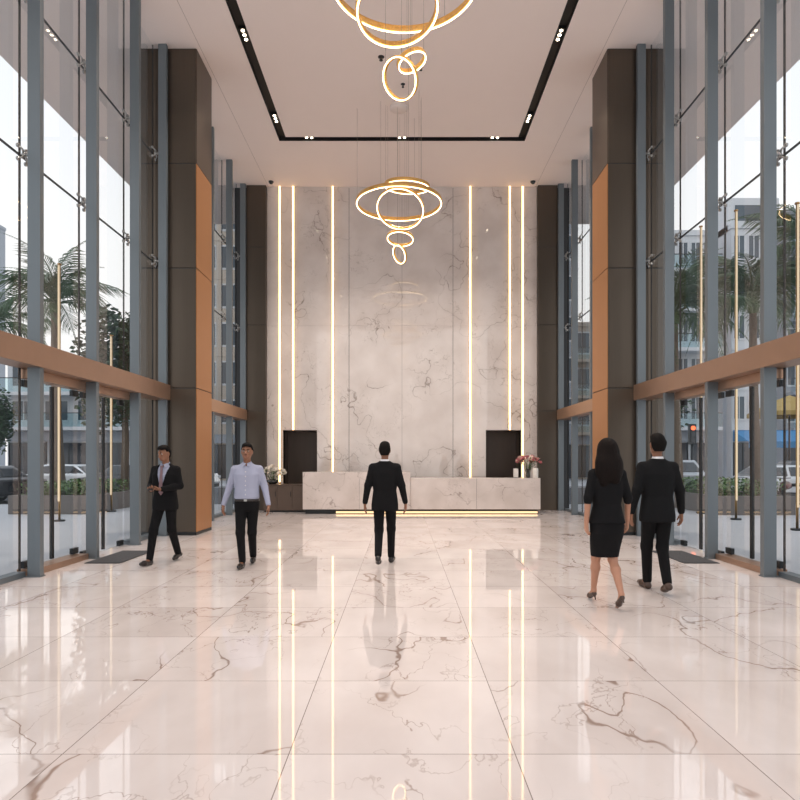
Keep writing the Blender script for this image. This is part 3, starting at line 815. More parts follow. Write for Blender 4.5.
    # --- clothes
    def torso_rows(inf, z0, z1):
        rows = [(.74, .182, .118, .0), (.86, .182, .122, .0), (.95, .172, .115, 0), (1.07, .155, .106, 0), (1.2, .176, .118, -.003), (1.32, .186, .115, 0), (1.385, .160, .092, .006), (1.44, .098, .075, .012), (1.49, .062, .062, .014)]
        if fem: rows = [(r[0], r[1] * (.93 if r[0] < 1 else .86), r[2] * (.98 if r[0] < 1 else .93), r[3]) for r in rows]
        zs = [r[0] for r in rows]; out = []
        for zq in sorted(set([z0, z1] + [q for q in zs if z0 < q < z1])):
            out.append((zq,) + tuple(float(np.interp(zq, zs, [r[i] for r in rows])) + (inf if i < 3 else 0) for i in (1, 2, 3)))
        return out
    kind = outfit['top']
    if kind in ('suit', 'ladyjacket'):
        f = Field(lo, hi, .009)
        hem = outfit.get('hem', .80)
        rows = torso_rows(.012, hem, 1.49)
        if kind == 'ladyjacket': rows[0] = (rows[0][0], rows[0][1] + .012, rows[0][2] + .012, rows[0][3])
        f.prof(rows, .02)
        for sd in 'LR':
            el, wr = V3(*J['arm' + sd][0]), V3(*J['arm' + sd][1]); sh = SH[sd]
            f.cone(sh * V3(.35, 1, 1) + V3(0, .005, .03), sh + V3(0, 0, .006), .054, .058 if not fem else .05, .04)
            f.cone(sh, el, .061 if not fem else .051, .052 if not fem else .046, .02)
            if fem: f.cone(el, el + (wr - el) * .15, .047, .044, .01)
            else: f.cone(el, wr - (wr - el) * .06, .053, .039, .02)
        x, y, z = f.grid()
        zv = outfit.get('vee', 1.12)
        wedge = np.maximum(np.maximum(np.abs(x) - np.maximum(.012, (z - zv) * .24), y + .02), zv - z)
        if kind == 'suit': f.cut(-wedge)
        neck = np.sqrt(x ** 2 + (y + .005) ** 2) - .062
        f.cut(-np.maximum(neck, 1.452 - z))
        # vent at the back of the hem
        fobj(f, 'jacket', outfit['mat'], root)
        if kind == 'suit':
            cl = MB()   # lapels
            for sx in (-1, 1):
                pts = [(sx * .014, -.132, zv), (sx * .050, -.128, zv + .10), (sx * .098, -.121, zv + .19), (sx * .070, -.112, zv + .225), (sx * .088, -.100, zv + .26), (sx * .090, -.082, zv + .345), (sx * .073, -.106, zv + .29), (sx * .032, -.134, zv + .13)]
                front = [cl.bm.verts.new(p) for p in pts]; back = [cl.bm.verts.new((p[0], p[1] + .008, p[2])) for p in pts]
                cl.bm.faces.new(front); cl.bm.faces.new(back[::-1])
                for i in range(len(pts)):
                    cl.bm.faces.new((front[i], front[(i + 1) % len(pts)], back[(i + 1) % len(pts)], back[i]))
            cl.build('lapels', outfit['mat'], root)
    # shirt under the jacket or on its own
    if not fem:
        f = Field(lo, hi, .009)
        bare = kind == 'shirt'
        f.prof([(.968, .168, .116, 0), (.99, .178, .124, -.002), (1.05, .174, .120, -.002), (1.12, .172, .116, -.002), (1.2, .178, .117, -.003)] + [r for r in torso_rows(.004, .968, 1.49) if r[0] > 1.25] if bare else torso_rows(0.0, .93, 1.49), .02)
        if bare:
            for sd in 'LR':
                el, wr = V3(*J['arm' + sd][0]), V3(*J['arm' + sd][1]); sh = SH[sd]
                f.cone(sh * V3(.35, 1, 1) + V3(0, .005, .028), sh, .050, .055, .04)
                f.cone(sh, el, .058, .049, .02); f.cone(el, wr - (wr - el) * .05, .049, .036, .02)
        f.cone((0, .014, 1.455), (0, .006, 1.512), .064, .060, .015)
        x, y, z = f.grid()
        f.cut(-np.maximum(np.sqrt(x ** 2 + (y - .004) ** 2) - .0525, 1.47 - z))
        f.cut(-np.maximum(np.maximum(np.abs(x) - np.maximum(0, (z - 1.43) * .5), y + .02), 1.43 - z))
        f.cut(z - 1.512 - np.where(y > 0, .008, -.012) + 0 * x)
        sm_ = fobj(f, 'shirt', outfit.get('shirt', M['shirtw']), root)
        cb_ = MB()
        for sx in (-1, 1):
            q = [(sx * .004, -.062, 1.478), (sx * .058, -.028, 1.500), (sx * .066, -.050, 1.455), (sx * .040, -.092, 1.425)]
            A = [cb_.bm.verts.new(p) for p in q]; B = [cb_.bm.verts.new((p[0], p[1] + .012, p[2] - .003)) for p in q]
            cb_.bm.faces.new(A); cb_.bm.faces.new(B[::-1])
            for i in range(4): cb_.bm.faces.new((A[i], A[(i + 1) % 4], B[(i + 1) % 4], B[i]))
        cb_.build('collar', outfit.get('shirt', M['shirtw']), sm_)
        if bare:
            for i in range(6): MB().cyl((0, -.127, 1.36 - i * .065), (0, -.117, 1.36 - i * .065), .006, n=8).build('button', M['white'], sm_)
            f = Field((-.3, -.3, .9), (.3, .3, 1.02), .008)
            f.prof([(.938, .180, .126, 0), (.972, .178, .123, 0)], 0)
            fobj(f, 'belt', M['shoe'], root)
            MB().box(-.022, .022, -.132, -.124, .940, .970, .003).build('buckle', M['steel'], root)
        if outfit.get('tie'):
            t = MB().box(-.018, .018, -.118, -.085, 1.425, 1.46, .006)
            pts = [(-.012, 1.425), (.012, 1.425), (.026, 1.20), (.033, 1.06), (0, 1.02), (-.033, 1.06), (-.026, 1.20)]
            yy = lambda zq: -.110 - (.016 if zq < 1.36 else (.0))
            A = [t.bm.verts.new((p[0], yy(p[1]) - .008, p[1])) for p in pts]; B = [t.bm.verts.new((p[0], yy(p[1]) + .01, p[1])) for p in pts]
            t.bm.faces.new(A); t.bm.faces.new(B[::-1])
            for i in range(len(pts)): t.bm.faces.new((A[i], A[(i + 1) % 7], B[(i + 1) % 7], B[i]))
            t.build('tie', M['tie'], root)
    # trousers or skirt
    f = Field(lo, hi, .009)
    if fem:
        c_ = (V3(*J['legL'][0]) + V3(*J['legR'][0])) / 2
        f.prof([(.52, .142, .120, c_[1] * .9), (.62, .155, .122, c_[1] * .7), (.78, .176, .126, 0), (.90, .176, .125, 0), (1.0, .142, .11, 0), (1.06, .132, .10, 0)], .02)
        fobj(f, 'skirt', outfit['mat'], root)
    else:
        f.prof([(.80, .155, .105, 0), (.90, .168, .118, 0), (.955, .168, .114, 0), (.99, .164, .112, 0)], .04)
        for sd in 'LR':
            kn, an, to = [V3(*J['leg' + sd][i]) for i in range(3)]; hp = HP[sd]
            f.cone(hp, kn, .088, .063, .03); f.cone(kn, an + (kn - an) * .03, .063, .050, .03)
        x, y, z = f.grid()
        f.cut(.035 - z + 0 * x + 0 * y)
        fobj(f, 'trousers', outfit.get('trouser', M['trouser']), root)
    # shoes
    for sd in 'LR':
        kn, an, to = [V3(*J['leg' + sd][i]) for i in range(3)]
        heel = V3(*J['leg' + sd][3]); fd = unit(to - heel); up = unit(np.cross(np.cross(fd, unit(kn - an)), fd))
        f = Field(np.minimum(heel, to) - .13, np.maximum(heel, to) + .14, .006)
        ball = heel + (to - heel) * .68
        if fem:
            f.cone(heel, ball, .027, .031, .02); f.cone(ball, to, .030, .018, .02)
            f.cone(heel + up * .0, heel - up * .065 - fd * .005, .014, .007, .015)
            x, y, z = f.grid()
            f.cut(-(np.maximum((x - heel[0]) * up[0] + (y - heel[1]) * up[1] + (z - heel[2]) * up[2] - .010, -((x - ball[0]) * up[0] + (y - ball[1]) * up[1] + (z - ball[2]) * up[2])) * 0 + BIG) * 0 - BIG)
            fobj(f, 'shoe', M['shoeb'], root)
        else:
            f.cone(heel, ball, .036, .040, .02); f.cone(ball, to, .038, .027, .02); f.cone(heel, an, .034, .036, .02)
            x, y, z = f.grid()
            f.cut(-((x - heel[0]) * up[0] + (y - heel[1]) * up[1] + (z - heel[2]) * up[2]) - .036)
            so = fobj(f, 'shoe', outfit.get('shoe', M['shoe']), root)
    yaw, pit = [math.radians(v) for v in outfit.get('head', (0, 0))]
    if yaw or pit:
        RM_ = Matrix.Rotation(yaw, 3, 'Z') @ Matrix.Rotation(pit, 3, 'X'); pv = Vector((0, .01, 1.54))
        q1 = RM_.to_quaternion(); q0 = Matrix.Identity(3).to_quaternion()
        def turn(o):
            for v in o.data.vertices:
                w_ = min(1, max(0, (v.co.z - 1.49) / .09))
                if w_ > 0: v.co = pv + q0.slerp(q1, w_) @ (v.co - pv)
            for ch in KIDS.get(o.name, []): turn(ch)
        for o in KIDS.get(root.name, []):
            if o.name.split('.')[0] in ('body', 'hair', 'eye', 'eyebrow', 'lips'): turn(o)
    return root

# local frame: facing -y (towards the viewer when rz = 0)
A_DOWN = lambda s, out=.07, sw=0.0: [(s * (.225 + out * .3), .03 + sw * .3, 1.14), (s * (.235 + out), -.02 + sw, .885), (s * .05, -.1 + 0 * sw, -1), (-s, -.15, 0)]
# the man with the phone
J1 = dict(armL=[(.235, -.00, 1.155), (.075, -.235, 1.115), (-.9, -.35, .05), (0, .3, 1)], armR=[(-.235, .0, 1.155), (-.085, -.245, 1.10), (.5, -.75, .1), (.2, .1, 1)],
          legL=[(.085, .03, .49), (.05, .27, .115), (.055, .14, .045), (.052, .32, .085)], legR=[(-.10, -.16, .50), (-.11, -.24, .09), (-.13, -.43, .045), (-.112, -.215, .036)], curl=.9, thumbL=-1, thumbR=1)
p1 = person((-3.50, 9.25, 0), math.radians(-10), .985, 'man in an open black suit and tie looking at his phone near the left door', J1, dict(top='suit', mat=M['suit'], vee=1.06, tie=True, shirt=M['shirt'], head=(-14, 14)))
ph = MB().box(-.036, .036, -.075, .075, -.004, .004, .003).build('smartphone', M['phone'], None)
ph.matrix_world = p1.matrix_basis @ Matrix.Translation((-.03, -.335, 1.135)) @ Euler((math.radians(25), 0, math.radians(25))).to_matrix().to_4x4()
tag(ph, 'dark smartphone held in the hands of the suited man at left', 'smartphone')
# the man in the pale shirt
J2 = dict(armL=A_DOWN(1, .08, -.05), armR=A_DOWN(-1, .10, .03),
          legL=[(.075, -.02, .49), (.05, .23, .115), (.06, .10, .045), (.05, .275, .085)], legR=[(-.07, -.13, .50), (-.04, -.14, .09), (-.055, -.33, .042), (-.04, -.115, .036)], thumbL=-1, thumbR=1)
person((-2.22, 8.95, 0), math.radians(4), .995, 'man in a pale blue shirt and black trousers walking towards the viewer', J2, dict(top='shirt', mat=M['shirt'], shirt=M['shirt']))
# the man in the middle, walking away
J3 = dict(armL=A_DOWN(1, .05, .04), armR=A_DOWN(-1, .06, -.05),
          legL=[(.085, -.01, .495), (.075, .30, .17), (.075, .19, .055), (.075, .33, .13)], legR=[(-.085, -.13, .50), (-.08, -.20, .09), (-.10, -.39, .042), (-.08, -.175, .036)], thumbL=-1, thumbR=1)
person((-.25, 9.1, 0), math.radians(178), 1.01, 'man in a black suit seen from behind walking to the reception desk', J3, dict(top='suit', mat=M['suit'], hem=.78))
# the woman
J4 = dict(armL=[(.215, .04, 1.15), (.225, .02, .905), (0, -.08, -1), (-1, -.1, 0)], armR=[(-.215, .03, 1.15), (-.245, -.06, .91), (-.02, -.15, -1), (1, -.1, 0)],
          legL=[(.075, -.12, .50), (.065, -.21, .145), (.07, -.36, .03), (.065, -.19, .095)], legR=[(-.07, -.02, .49), (-.055, .24, .19), (-.055, .145, .03), (-.055, .27, .15)], thumbL=-1, thumbR=1)
person((2.13, 6.5, 0), math.radians(183), .985, 'woman with long dark hair in a black jacket and pencil skirt, seen from behind', J4, dict(top='ladyjacket', female=True, mat=M['suit'], hem=.88, head=(-6, 3)))
# her companion
J5 = dict(armL=A_DOWN(1, .05, .0), armR=A_DOWN(-1, .06, -.03),
          legL=[(.07, -.12, .50), (.03, -.20, .09), (.045, -.39, .042), (.03, -.175, .036)], legR=[(-.065, -.02, .495), (-.02, .21, .14), (-.02, .10, .045), (-.02, .25, .105)], thumbL=-1, thumbR=1)
person((2.94, 7.2, 0), math.radians(181), 1.03, 'man in a charcoal suit with white collar walking away beside the woman', J5, dict(top='suit', mat=M['suit2'], hem=.79, shoe=M['shoeb']))

# ------------------------------------------------------------------ outside: planters, poles, palms, trees
def planter(s, x0, x1, y0, y1, side):
    r = empty('planter', ((x0 + x1) / 2, (y0 + y1) / 2, 0), 0, 'long grey stone planter on the forecourt outside the %s front' % side, 'planter')
    hx, hy = (x1 - x0) / 2, (y1 - y0) / 2
    MB().box(-hx, hx, -hy, -hy + .12, -.01, .52, .01).box(-hx, hx, hy - .12, hy, -.01, .52, .01).box(-hx, -hx + .12, -hy + .12, hy - .12, -.01, .52, .01).box(hx - .12, hx, -hy + .12, hy - .12, -.01, .52, .01).build('trough', M['planter'], r)
    MB().box(-hx + .12, hx - .12, -hy + .12, hy - .12, 0, .44).build('soil', M['soil'], r)
    g = MB(); rn = random.Random(5 + s)
    for i in range(1500):
        x = rn.uniform(x0 + .1, x1 - .1); y = rn.uniform(y0 + .1, y1 - .1)
        a = rn.uniform(0, 2 * PI); z = .44 + rn.random() ** .7 * (.5 if s > 0 else .42)
        ln = rn.uniform(.07, .15)
        d = Vector((math.cos(a), math.sin(a), rn.uniform(-.1, 1.0))).normalized() * ln
        sd = Vector((-math.sin(a), math.cos(a), rn.uniform(-.5, .5))).normalized() * ln * .28
        p = Vector((x, y, z))
        g.poly([p, p + d * .5 + sd, p + d, p + d * .5 - sd])
    for i in range(120):
        x = rn.uniform(x0 + .15, x1 - .15); y = rn.uniform(y0 + .15, y1 - .15)
        g.cyl((x, y, .43), (x + rn.uniform(-.1, .1), y + rn.uniform(-.1, .1), rn.uniform(.65, .9)), .006, .003, n=4)
    tag(g.build('shrubbery', M['leaf'], None, recalc=False), 'low leafy green shrubs growing in the %s planter' % side, 'shrubs', kind='stuff')
planter(-1, -11.1, -8.85, 17.6, 21.2, 'left')
planter(1, 8.75, 10.9, 17.3, 21.2, 'right')

def light_pole(x, y, h, label):
    r = empty('light_pole', (x, y, -.01), 0, label, 'light pole', 'slim lit poles on the forecourt')
    MB().cyl((0, 0, 0), (0, 0, .04), .13, n=20).build('base_plate', M['darkmetal'], r)
    MB().cyl((0, 0, .04), (0, 0, h), .028, n=14).cyl((0, 0, h), (0, 0, h + .03), .05, n=14).build('shaft', M['goldplain'], r)
    MB().box(-.020, .020, -.046, -.026, .5, h - .02).build('light_strip', M['pole_led'], r)
for x, y, h, lab in ((-8.55, 15.6, 6.4, 'glowing slim pole beyond the left glass door, before the palm'), (-8.6, 18.5, 5.2, 'shorter glowing slim pole outside the left front, beside the dark tree'),
                     (8.56, 17.9, 8.2, 'glowing slim pole outside the right front nearest the column'), (8.55, 16.0, 7.9, 'glowing slim pole beyond the right door, before the palm'), (8.6, 13.6, 7.1, 'glowing slim pole at the edge of the photo, right side')):
    light_pole(x, y, h, lab)

def frond_mesh(seed, L=3.0, droop=1.0):
    rn = random.Random(seed); b = MB(); pts = []
    n = 46
    for i in range(n + 1):
        t = i / n
        x = L * (t - .18 * t * t * droop); z = L * (.42 * t - (.75 * droop) * t ** 2.1)
        pts.append(Vector((x, 0, z)))
    b.tube(pts[::3], [max(.005, .03 * (1 - i / (len(pts[::3]) - 1) * .85)) for i in range(len(pts[::3]))], 5)
    for i in range(5, n + 1):
        t = i / n
        ln = L * (.30 * math.sin(min(1, t * 1.15 + .12) * PI) ** .6 + .03) * rn.uniform(.85, 1.1)
        tang = (pts[min(i + 1, n)] - pts[i - 1]).normalized()
        for s in (-1, 1):
            d = (tang * .75 + Vector((0, s, 0)) * .75 + Vector((0, 0, -.18))).normalized()
            d = (d + Vector((rn.uniform(-.1, .1), rn.uniform(-.1, .1), rn.uniform(-.15, .05)))).normalized()
            w = tang * .022
            p0 = pts[i]; p1 = p0 + d * ln * .5; p2 = p0 + (d + Vector((0, 0, -.45))).normalized() * ln
            q = b.bm.verts
            a0, a1, b0, b1, c0 = q.new(p0 - w * .5), q.new(p0 + w * .5), q.new(p1 - w), q.new(p1 + w), q.new(p2)
            b.bm.faces.new((a0, a1, b1, b0)); b.bm.faces.new((b0, b1, c0))
    me = bpy.data.meshes.new('frond'); b.bm.to_mesh(me); b.bm.free(); me.materials.append(M['palm'])
    return me
FR = [frond_mesh(1, 3.0, .75), frond_mesh(2, 2.8, 1.0), frond_mesh(3, 3.1, 1.25)]
def palm(x, y, h, label, sc=1.0, nf=19, seed=0):
    rn = random.Random(seed)
    r = empty('palm_tree', (x, y, -.02), 0, label, 'palm tree')
    bx = rn.uniform(-.3, .3)
    pts = [(bx * (1 - (1 - t) ** 2) , 0, h * t) for t in [i / 14 for i in range(15)]]
    MB().tube(pts, [.21 - .09 * i / 14 + (.012 if i % 2 else 0) for i in range(15)], 12).build('trunk', M['bark'], r)
    MB().ball((bx, 0, h + .05), .2, 1, 1, 1.6).build('crown_shaft', M['stem'], r)
    for i in range(nf):
        o = link('frond', FR[i % 3], r, (bx, 0, h + .15))
        t = i / nf
        o.rotation_euler = (rn.uniform(-.2, .2), -(1.15 - 1.55 * t + rn.uniform(-.12, .12)), i * 2.399 + rn.uniform(-.2, .2))
        s = sc * rn.uniform(.85, 1.1); o.scale = (s, s, s)
palm(-12.5, 22.9, 7.1, 'large palm behind the glowing pole outside the left front', 1.08, 24, 1)
palm(-18.3, 27.5, 7.2, 'palm at the left edge beyond the glass', 1.0, 19, 2)
palm(10.0, 22.6, 6.6, 'palm just right of the right bronze column beyond the glass', 1.15, 24, 3)
palm(13.3, 23.4, 7.2, 'broad palm beyond the middle of the right glass front', 1.25, 26, 4)
palm(14.3, 21.9, 8.9, 'tall palm at the right edge of the photo', 1.05, 21, 5)

def tree(x, y, h, rad, label, seed):
    rn = random.Random(seed); r = empty('tree', (x, y, -.02), 0, label, 'tree')
    tr = MB().tube([(0, 0, 0), (.05, 0, h * .3), (0, .05, h * .6), (.1, 0, h * .85)], [.16, .13, .1, .04], 10)
    for i in range(6):
        a = i * 1.05; tr.tube([(0, 0, h * .45), (math.cos(a) * rad * .4, math.sin(a) * rad * .4, h * .65), (math.cos(a) * rad * .7, math.sin(a) * rad * .7, h * .8)], [.06, .04, .015], 6)
    tr.build('trunk', M['bark'], r)
    b = MB()
    for i in range(5200):
        v = Vector((rn.gauss(0, 1), rn.gauss(0, 1), rn.gauss(0, 1))).normalized() * (rn.random() ** .4)
        k = 1 + .25 * math.sin(v.x * 5 + seed) * math.cos(v.y * 4)
        p = Vector((v.x * rad * k, v.y * rad * k, h * .70 + v.z * h * .33 * k))
        d = Vector((rn.uniform(-1, 1), rn.uniform(-1, 1), rn.uniform(-.6, .4))).normalized() * .24
        sd = d.cross(Vector((rn.uniform(-1, 1), rn.uniform(-1, 1), 1))).normalized() * .09
        b.poly([p, p + d * .5 + sd, p + d, p + d * .5 - sd])
    b.build('foliage', M['tree'], r, recalc=False)
tree(-10.4, 23.4, 7.0, 1.7, 'dense dark green tree outside the left front beside the column', 11)
tree(-24.5, 36.5, 5.6, 1.8, 'round street tree across the road at the far left', 12)
tree(11.9, 30.0, 6.2, 1.7, 'dark green tree seen just beside the right column', 13)

# ------------------------------------------------------------------ outside: buildings
def building(x0, x1, y, dep, h, floors, cols, wm, label, balc=False, shop=None, roofbox=None, z0=3.6):
    r = empty('building', ((x0 + x1) / 2, y, -.02), 0, label, 'building')
    W = (x1 - x0) / 2
    MB().box(-W, W, 0, dep, 0, h).build('wall', wm, r)
    MB().box(-W - .1, W + .1, -.12, dep, h, h + .35).build('parapet', wm, r)
    fh = (h - z0) / floors
    cw = 2 * W / cols
    for f_ in range(floors):
        zb = z0 + f_ * fh
        for c in range(cols):
            a = -W + c * cw + cw * .16; b = -W + (c + 1) * cw - cw * .16
            fr = MB().box(a - .06, b + .06, -.05, .02, zb + fh * .22, zb + fh * .27).box(a - .06, b + .06, -.05, .02, zb + fh * .82, zb + fh * .86).box(a - .06, a, -.05, .02, zb + fh * .27, zb + fh * .82).box(b, b + .06, -.05, .02, zb + fh * .27, zb + fh * .82).box((a + b) / 2 - .03, (a + b) / 2 + .03, -.045, .02, zb + fh * .27, zb + fh * .82).build('window', M['bwhite'], r)
            MB().box(a, b, -.02, .005, zb + fh * .27, zb + fh * .82).build('pane', M['bwin'], fr)
        if balc:
            s = MB().box(-W, W, -1.1, -.001, zb - .1, zb + .12).build('balcony', wm, r)
            MB().box(-W + .03, W - .03, -1.09, -1.06, zb + .12, zb + 1.0).build('railing', M['railing'], s)
            MB().box(-W, W, -1.1, -1.04, zb + 1.0, zb + 1.05).build('handrail', M['darkmetal'], s)
        else:
            MB().box(-W - .03, W + .03, -.06, -.001, zb - .08, zb + .08).build('string_course', wm, r)
    if shop is not None:
        n = max(2, int(2 * W / 2.6)); sw = 2 * W / n
        for i in range(n):
            a = -W + i * sw + .15; b = a + sw - .3
            o = MB().box(a, b, -.03, .01, .15, z0 - .9).build('shopfront', M['shopglass'], r)
            MB().box(a - .05, a, -.08, 0, 0, z0 - .85).box(b, b + .05, -.08, 0, 0, z0 - .85).box((a + b) / 2 - .03, (a + b) / 2 + .03, -.06, -.03, .15, z0 - .9).build('shopfront_frame', M['darkmetal'], o)
        MB().box(-W + .1, W - .1, -.22, 0, z0 - .8, z0 - .15).build('fascia', shop, r)
    if roofbox:
        a, b, hh = roofbox
        MB().box(a, b, .3, dep * .6, h, h + hh).build('roof_room', wm, r)
        MB().box(a + .5, b - .5, .26, .31, h + .35 + .3, h + hh - .5).build('roof_opening', M['bwin'], r)
    return r
building(-64, -47.6, 70, 5, 29, 8, 6, M['bgrey'], 'tall grey block at the far left beyond the palms', balc=False, shop=M['bblue'])
building(-26.5, -15.5, 42, 10, 8.2, 2, 5, M['bwhite'], 'pale low building with balconies across the street at left', balc=True, shop=M['bgrey'])
building(-15.3, -9.2, 47, 8, 21, 6, 4, M['bbeige'], 'beige building seen between the left column and the desk wall', shop=M['bgrey'])
building(17.6, 21.0, 42, 8, 16.6, 5, 4, M['bwhite'], 'white block with glass balconies right of the right column', balc=True, shop=M['bgrey'])
building(22.3, 25.3, 42.3, 3, 17.2, 5, 3, M['bwhite'], 'white tower with a rooftop frame across the street at right', balc=False, shop=M['bluesign'], roofbox=(-1.6, 1.9, 2.2))
building(26.9, 36, 44, 5, 18.8, 6, 6, M['bgrey'], 'grey apartment block with railings at the far right', balc=True, shop=M['bluesign'])
building(13.5, 17.0, 50, 5, 12.2, 3, 2, M['bbeige'], 'beige low block glimpsed behind the right column', balc=True, shop=M['bgrey'])
building(8.2, 13.2, 47, 8, 22, 6, 3, M['bgrey'], 'tall grey block seen between the right column and the marble wall', shop=M['bgrey'])

# street furniture
tl = empty('traffic_light', (14.2, 30.6, -.12), 0, 'traffic light showing red beyond the right glass front', 'traffic light')
MB().cyl((0, 0, 0), (0, 0, 2.6), .06, n=12).build('pole', M['darkmetal'], tl)
MB().box(-.16, .16, -.12, .12, 2.4, 3.4, .02).build('housing', M['darkmetal'], tl)
for z, m in ((3.2, M['tlight']), (2.9, M['shopglass']), (2.6, M['shopglass'])): MB().cyl((0, -.15, z), (0, -.12, z), .11, n=18).build('lamp', m, tl)
um = empty('parasol', (18.9, 30.5, -.02 - .1), 0, 'ochre canvas parasol on the street at the right edge', 'parasol')
MB().cyl((0, 0, 0), (0, 0, 4.6), .04, n=10).cyl((0, 0, 0), (0, 0, .1), .35, n=20).build('pole', M['darkmetal'], um)
MB().lathe([(0, 4.8), (.9, 4.45), (1.9, 3.95), (1.9, 3.75), (1.85, 3.9), (.9, 4.38), (0, 4.72)], n=8, smooth=False).build('canopy', M['awning'], um)
aw = empty('awning', (22.6, 36.2, 0), 0, 'blue fabric shop awning across the street at right', 'awning')
b = MB(); b.box(-3.4, 3.4, 0, .05, 3.1, 3.25)
A_ = [b.bm.verts.new(p) for p in ((-3.4, -1.6, 2.55), (3.4, -1.6, 2.55), (3.4, 0, 3.2), (-3.4, 0, 3.2), (-3.4, -1.6, 2.2), (3.4, -1.6, 2.2))]
b.bm.faces.new((A_[0], A_[1], A_[2], A_[3])); b.bm.faces.new((A_[4], A_[5], A_[1], A_[0]))
b.build('canvas', M['bluesign'], aw, recalc=False)
for x in (-3.3, 3.3): MB().cyl((x, -1.55, -.02), (x, -1.55, 2.55), .035, n=8).build('post', M['darkmetal'], aw)

# ------------------------------------------------------------------ cars
def poly_sdf(px, pz, poly):
    d = np.full(np.broadcast(px, pz).shape, 1e9); s = np.ones_like(d)
    n = len(poly)
    for i in range(n):
        ax_, az = poly[i]; bx_, bz = poly[i - 1]
        ex, ez = bx_ - ax_, bz - az; wx, wz = px - ax_, pz - az
        t = np.clip((wx * ex + wz * ez) / (ex * ex + ez * ez), 0, 1)
        d = np.minimum(d, (wx - ex * t) ** 2 + (wz - ez * t) ** 2)
        c1 = pz >= az; c2 = pz < bz; c3 = ex * wz > ez * wx
        s = np.where((c1 & c2 & c3) | (~c1 & ~c2 & ~c3), -s, s)
    return s * np.sqrt(d)
def car_meshes(suv):
    top = 1.62 if suv else 1.44
    low = [(-2.15, .28), (-2.2, .55), (-2.12, .86), (-1.2, .96), (1.35, .95), (2.05, .90), (2.16, .6), (2.1, .28)] if not suv else [(-2.15, .32), (-2.22, .6), (-2.1, .98), (-1.15, 1.06), (2.0, 1.04), (2.15, .7), (2.1, .32)]
    cab = [(-1.25, .9), (-.55, top - .02), (.75, top), (1.15, top - .06), (1.75, .9)] if not suv else [(-1.25, 1.0), (-.6, top), (1.6, top + .02), (2.0, 1.0)]
    gl = [(-1.13, .98), (-.52, top - .09), (.7, top - .07), (1.05, top - .13), (1.55, .98)] if not suv else [(-1.1, 1.08), (-.55, top - .08), (1.5, top - .07), (1.82, 1.08)]
    f = Field((-2.35, -1.0, .1), (2.35, 1.0, 1.8), .03)
    x, y, z = f.grid()
    taper = lambda z_: .86 - np.clip(z_ - .9, 0, 1) * .42
    rnd_ = lambda d, yy, hw, r: np.sqrt(np.maximum(d + r, 0) ** 2 + np.maximum(np.abs(yy) - hw + r, 0) ** 2) + np.minimum(np.maximum(d + r, np.abs(yy) - hw + r), 0) - r
    nose = .86 - .10 * np.clip((np.abs(x) - 1.4) / .8, 0, 1) ** 2
    f.F = rnd_(poly_sdf(x[:, :, 0][:, 0][:, None, None], z, low), y, nose, .10).astype(np.float32)
    d2 = rnd_(poly_sdf(x, z, cab), y, taper(z) - .04, .07)
    f.F = np.minimum(f.F, d2).astype(np.float32)
    for wx in (-1.35, 1.32):
        f.cut(-np.maximum(np.sqrt((x - wx) ** 2 + (z - .33) ** 2) - .38, .55 - np.abs(y)))
    body = f.mesh('body', 1)
    f = Field((-2.35, -1.0, .8), (2.35, 1.0, 1.8), .03); x, y, z = f.grid()
    side = np.maximum(poly_sdf(x, z, gl), np.abs(y) - taper(z) + .04 - .015)
    pill = np.minimum(np.abs(x - .25) - .04, 9)
    side = np.maximum(side, -np.maximum(pill, .5 - np.abs(y)))
    ctr = np.maximum(np.maximum(poly_sdf(x, z, [(p[0] + (-.02 if p[0] < 0 else .02) , p[1]) for p in cab]), np.abs(y) - taper(z) + .14), np.maximum(.98 - z, z - (top - .1)))
    f.F = np.minimum(side, ctr).astype(np.float32)
    return body, f.mesh('windows', 1)
CAR = {False: car_meshes(False), True: car_meshes(True)}
wb = MB(); wb.lathe([(.20, -.1), (.31, -.1), (.33, -.07), (.33, .07), (.31, .1), (.20, .1), (.20, -.1)], n=28)
WH = bpy.data.meshes.new('tyre'); wb.bm.to_mesh(WH); wb.bm.free(); WH.materials.append(M['tyre'])
wb = MB(); wb.lathe([(0, .085), (.06, .085), (.08, .06), (.19, .07), (.2, .1), (.2, -.1), (0, -.1)], n=10, smooth=False)
RM = bpy.data.meshes.new('rim'); wb.bm.to_mesh(RM); wb.bm.free(); RM.materials.append(M['steel'])
def car(x, y, rz, paint, label, suv=False, lit=False):
    r = empty('car', (x, y, -.12), rz, label, 'car', 'cars on the street')
    bm_ = CAR[suv][0].copy(); bm_.materials.clear(); bm_.materials.append(paint)
    gm = CAR[suv][1]
    if not gm.materials: gm.materials.append(M['carglass'])
    link('body', bm_, r); link('windows', gm, r)
    for wx in (-1.35, 1.32):
        for sy in (-1, 1):
            w = link('wheel', WH, r, (wx, sy * .76, .33)); w.rotation_euler = (-sy * PI / 2, 0, 0)
            q = link('rim', RM, w)
    zl = .70 if not suv else .82
    for sy in (-1, 1):
        MB().box(-2.19, -2.02, sy * .72 - .16, sy * .72 + .1, zl - .07, zl + .07, .03).build('headlight', M['headlamp'], r)
        MB().box(2.0, 2.15, sy * .70 - .14, sy * .70 + .10, zl, zl + .15, .03).build('taillight', M['redlamp'] if lit else M['redlens'], r)
    MB().box(-2.24, -2.14, -.45, .45, .36, .5, .02).build('grille', M['tyre'], r)
    return r
car(-15.6, 23.6, math.radians(-100), M['car_dark'], 'dark car with red tail lamps at the far left edge', lit=True)
car(-19.2, 27.2, math.radians(176), M['car_silver'], 'silver car behind the dark car at far left', lit=True)
car(-12.0, 27.6, math.radians(3), M['car_dark'], 'black car behind the left planter')
car(-16.6, 31.2, math.radians(180), M['car_white'], 'white car on the far lane behind the left door', lit=True)
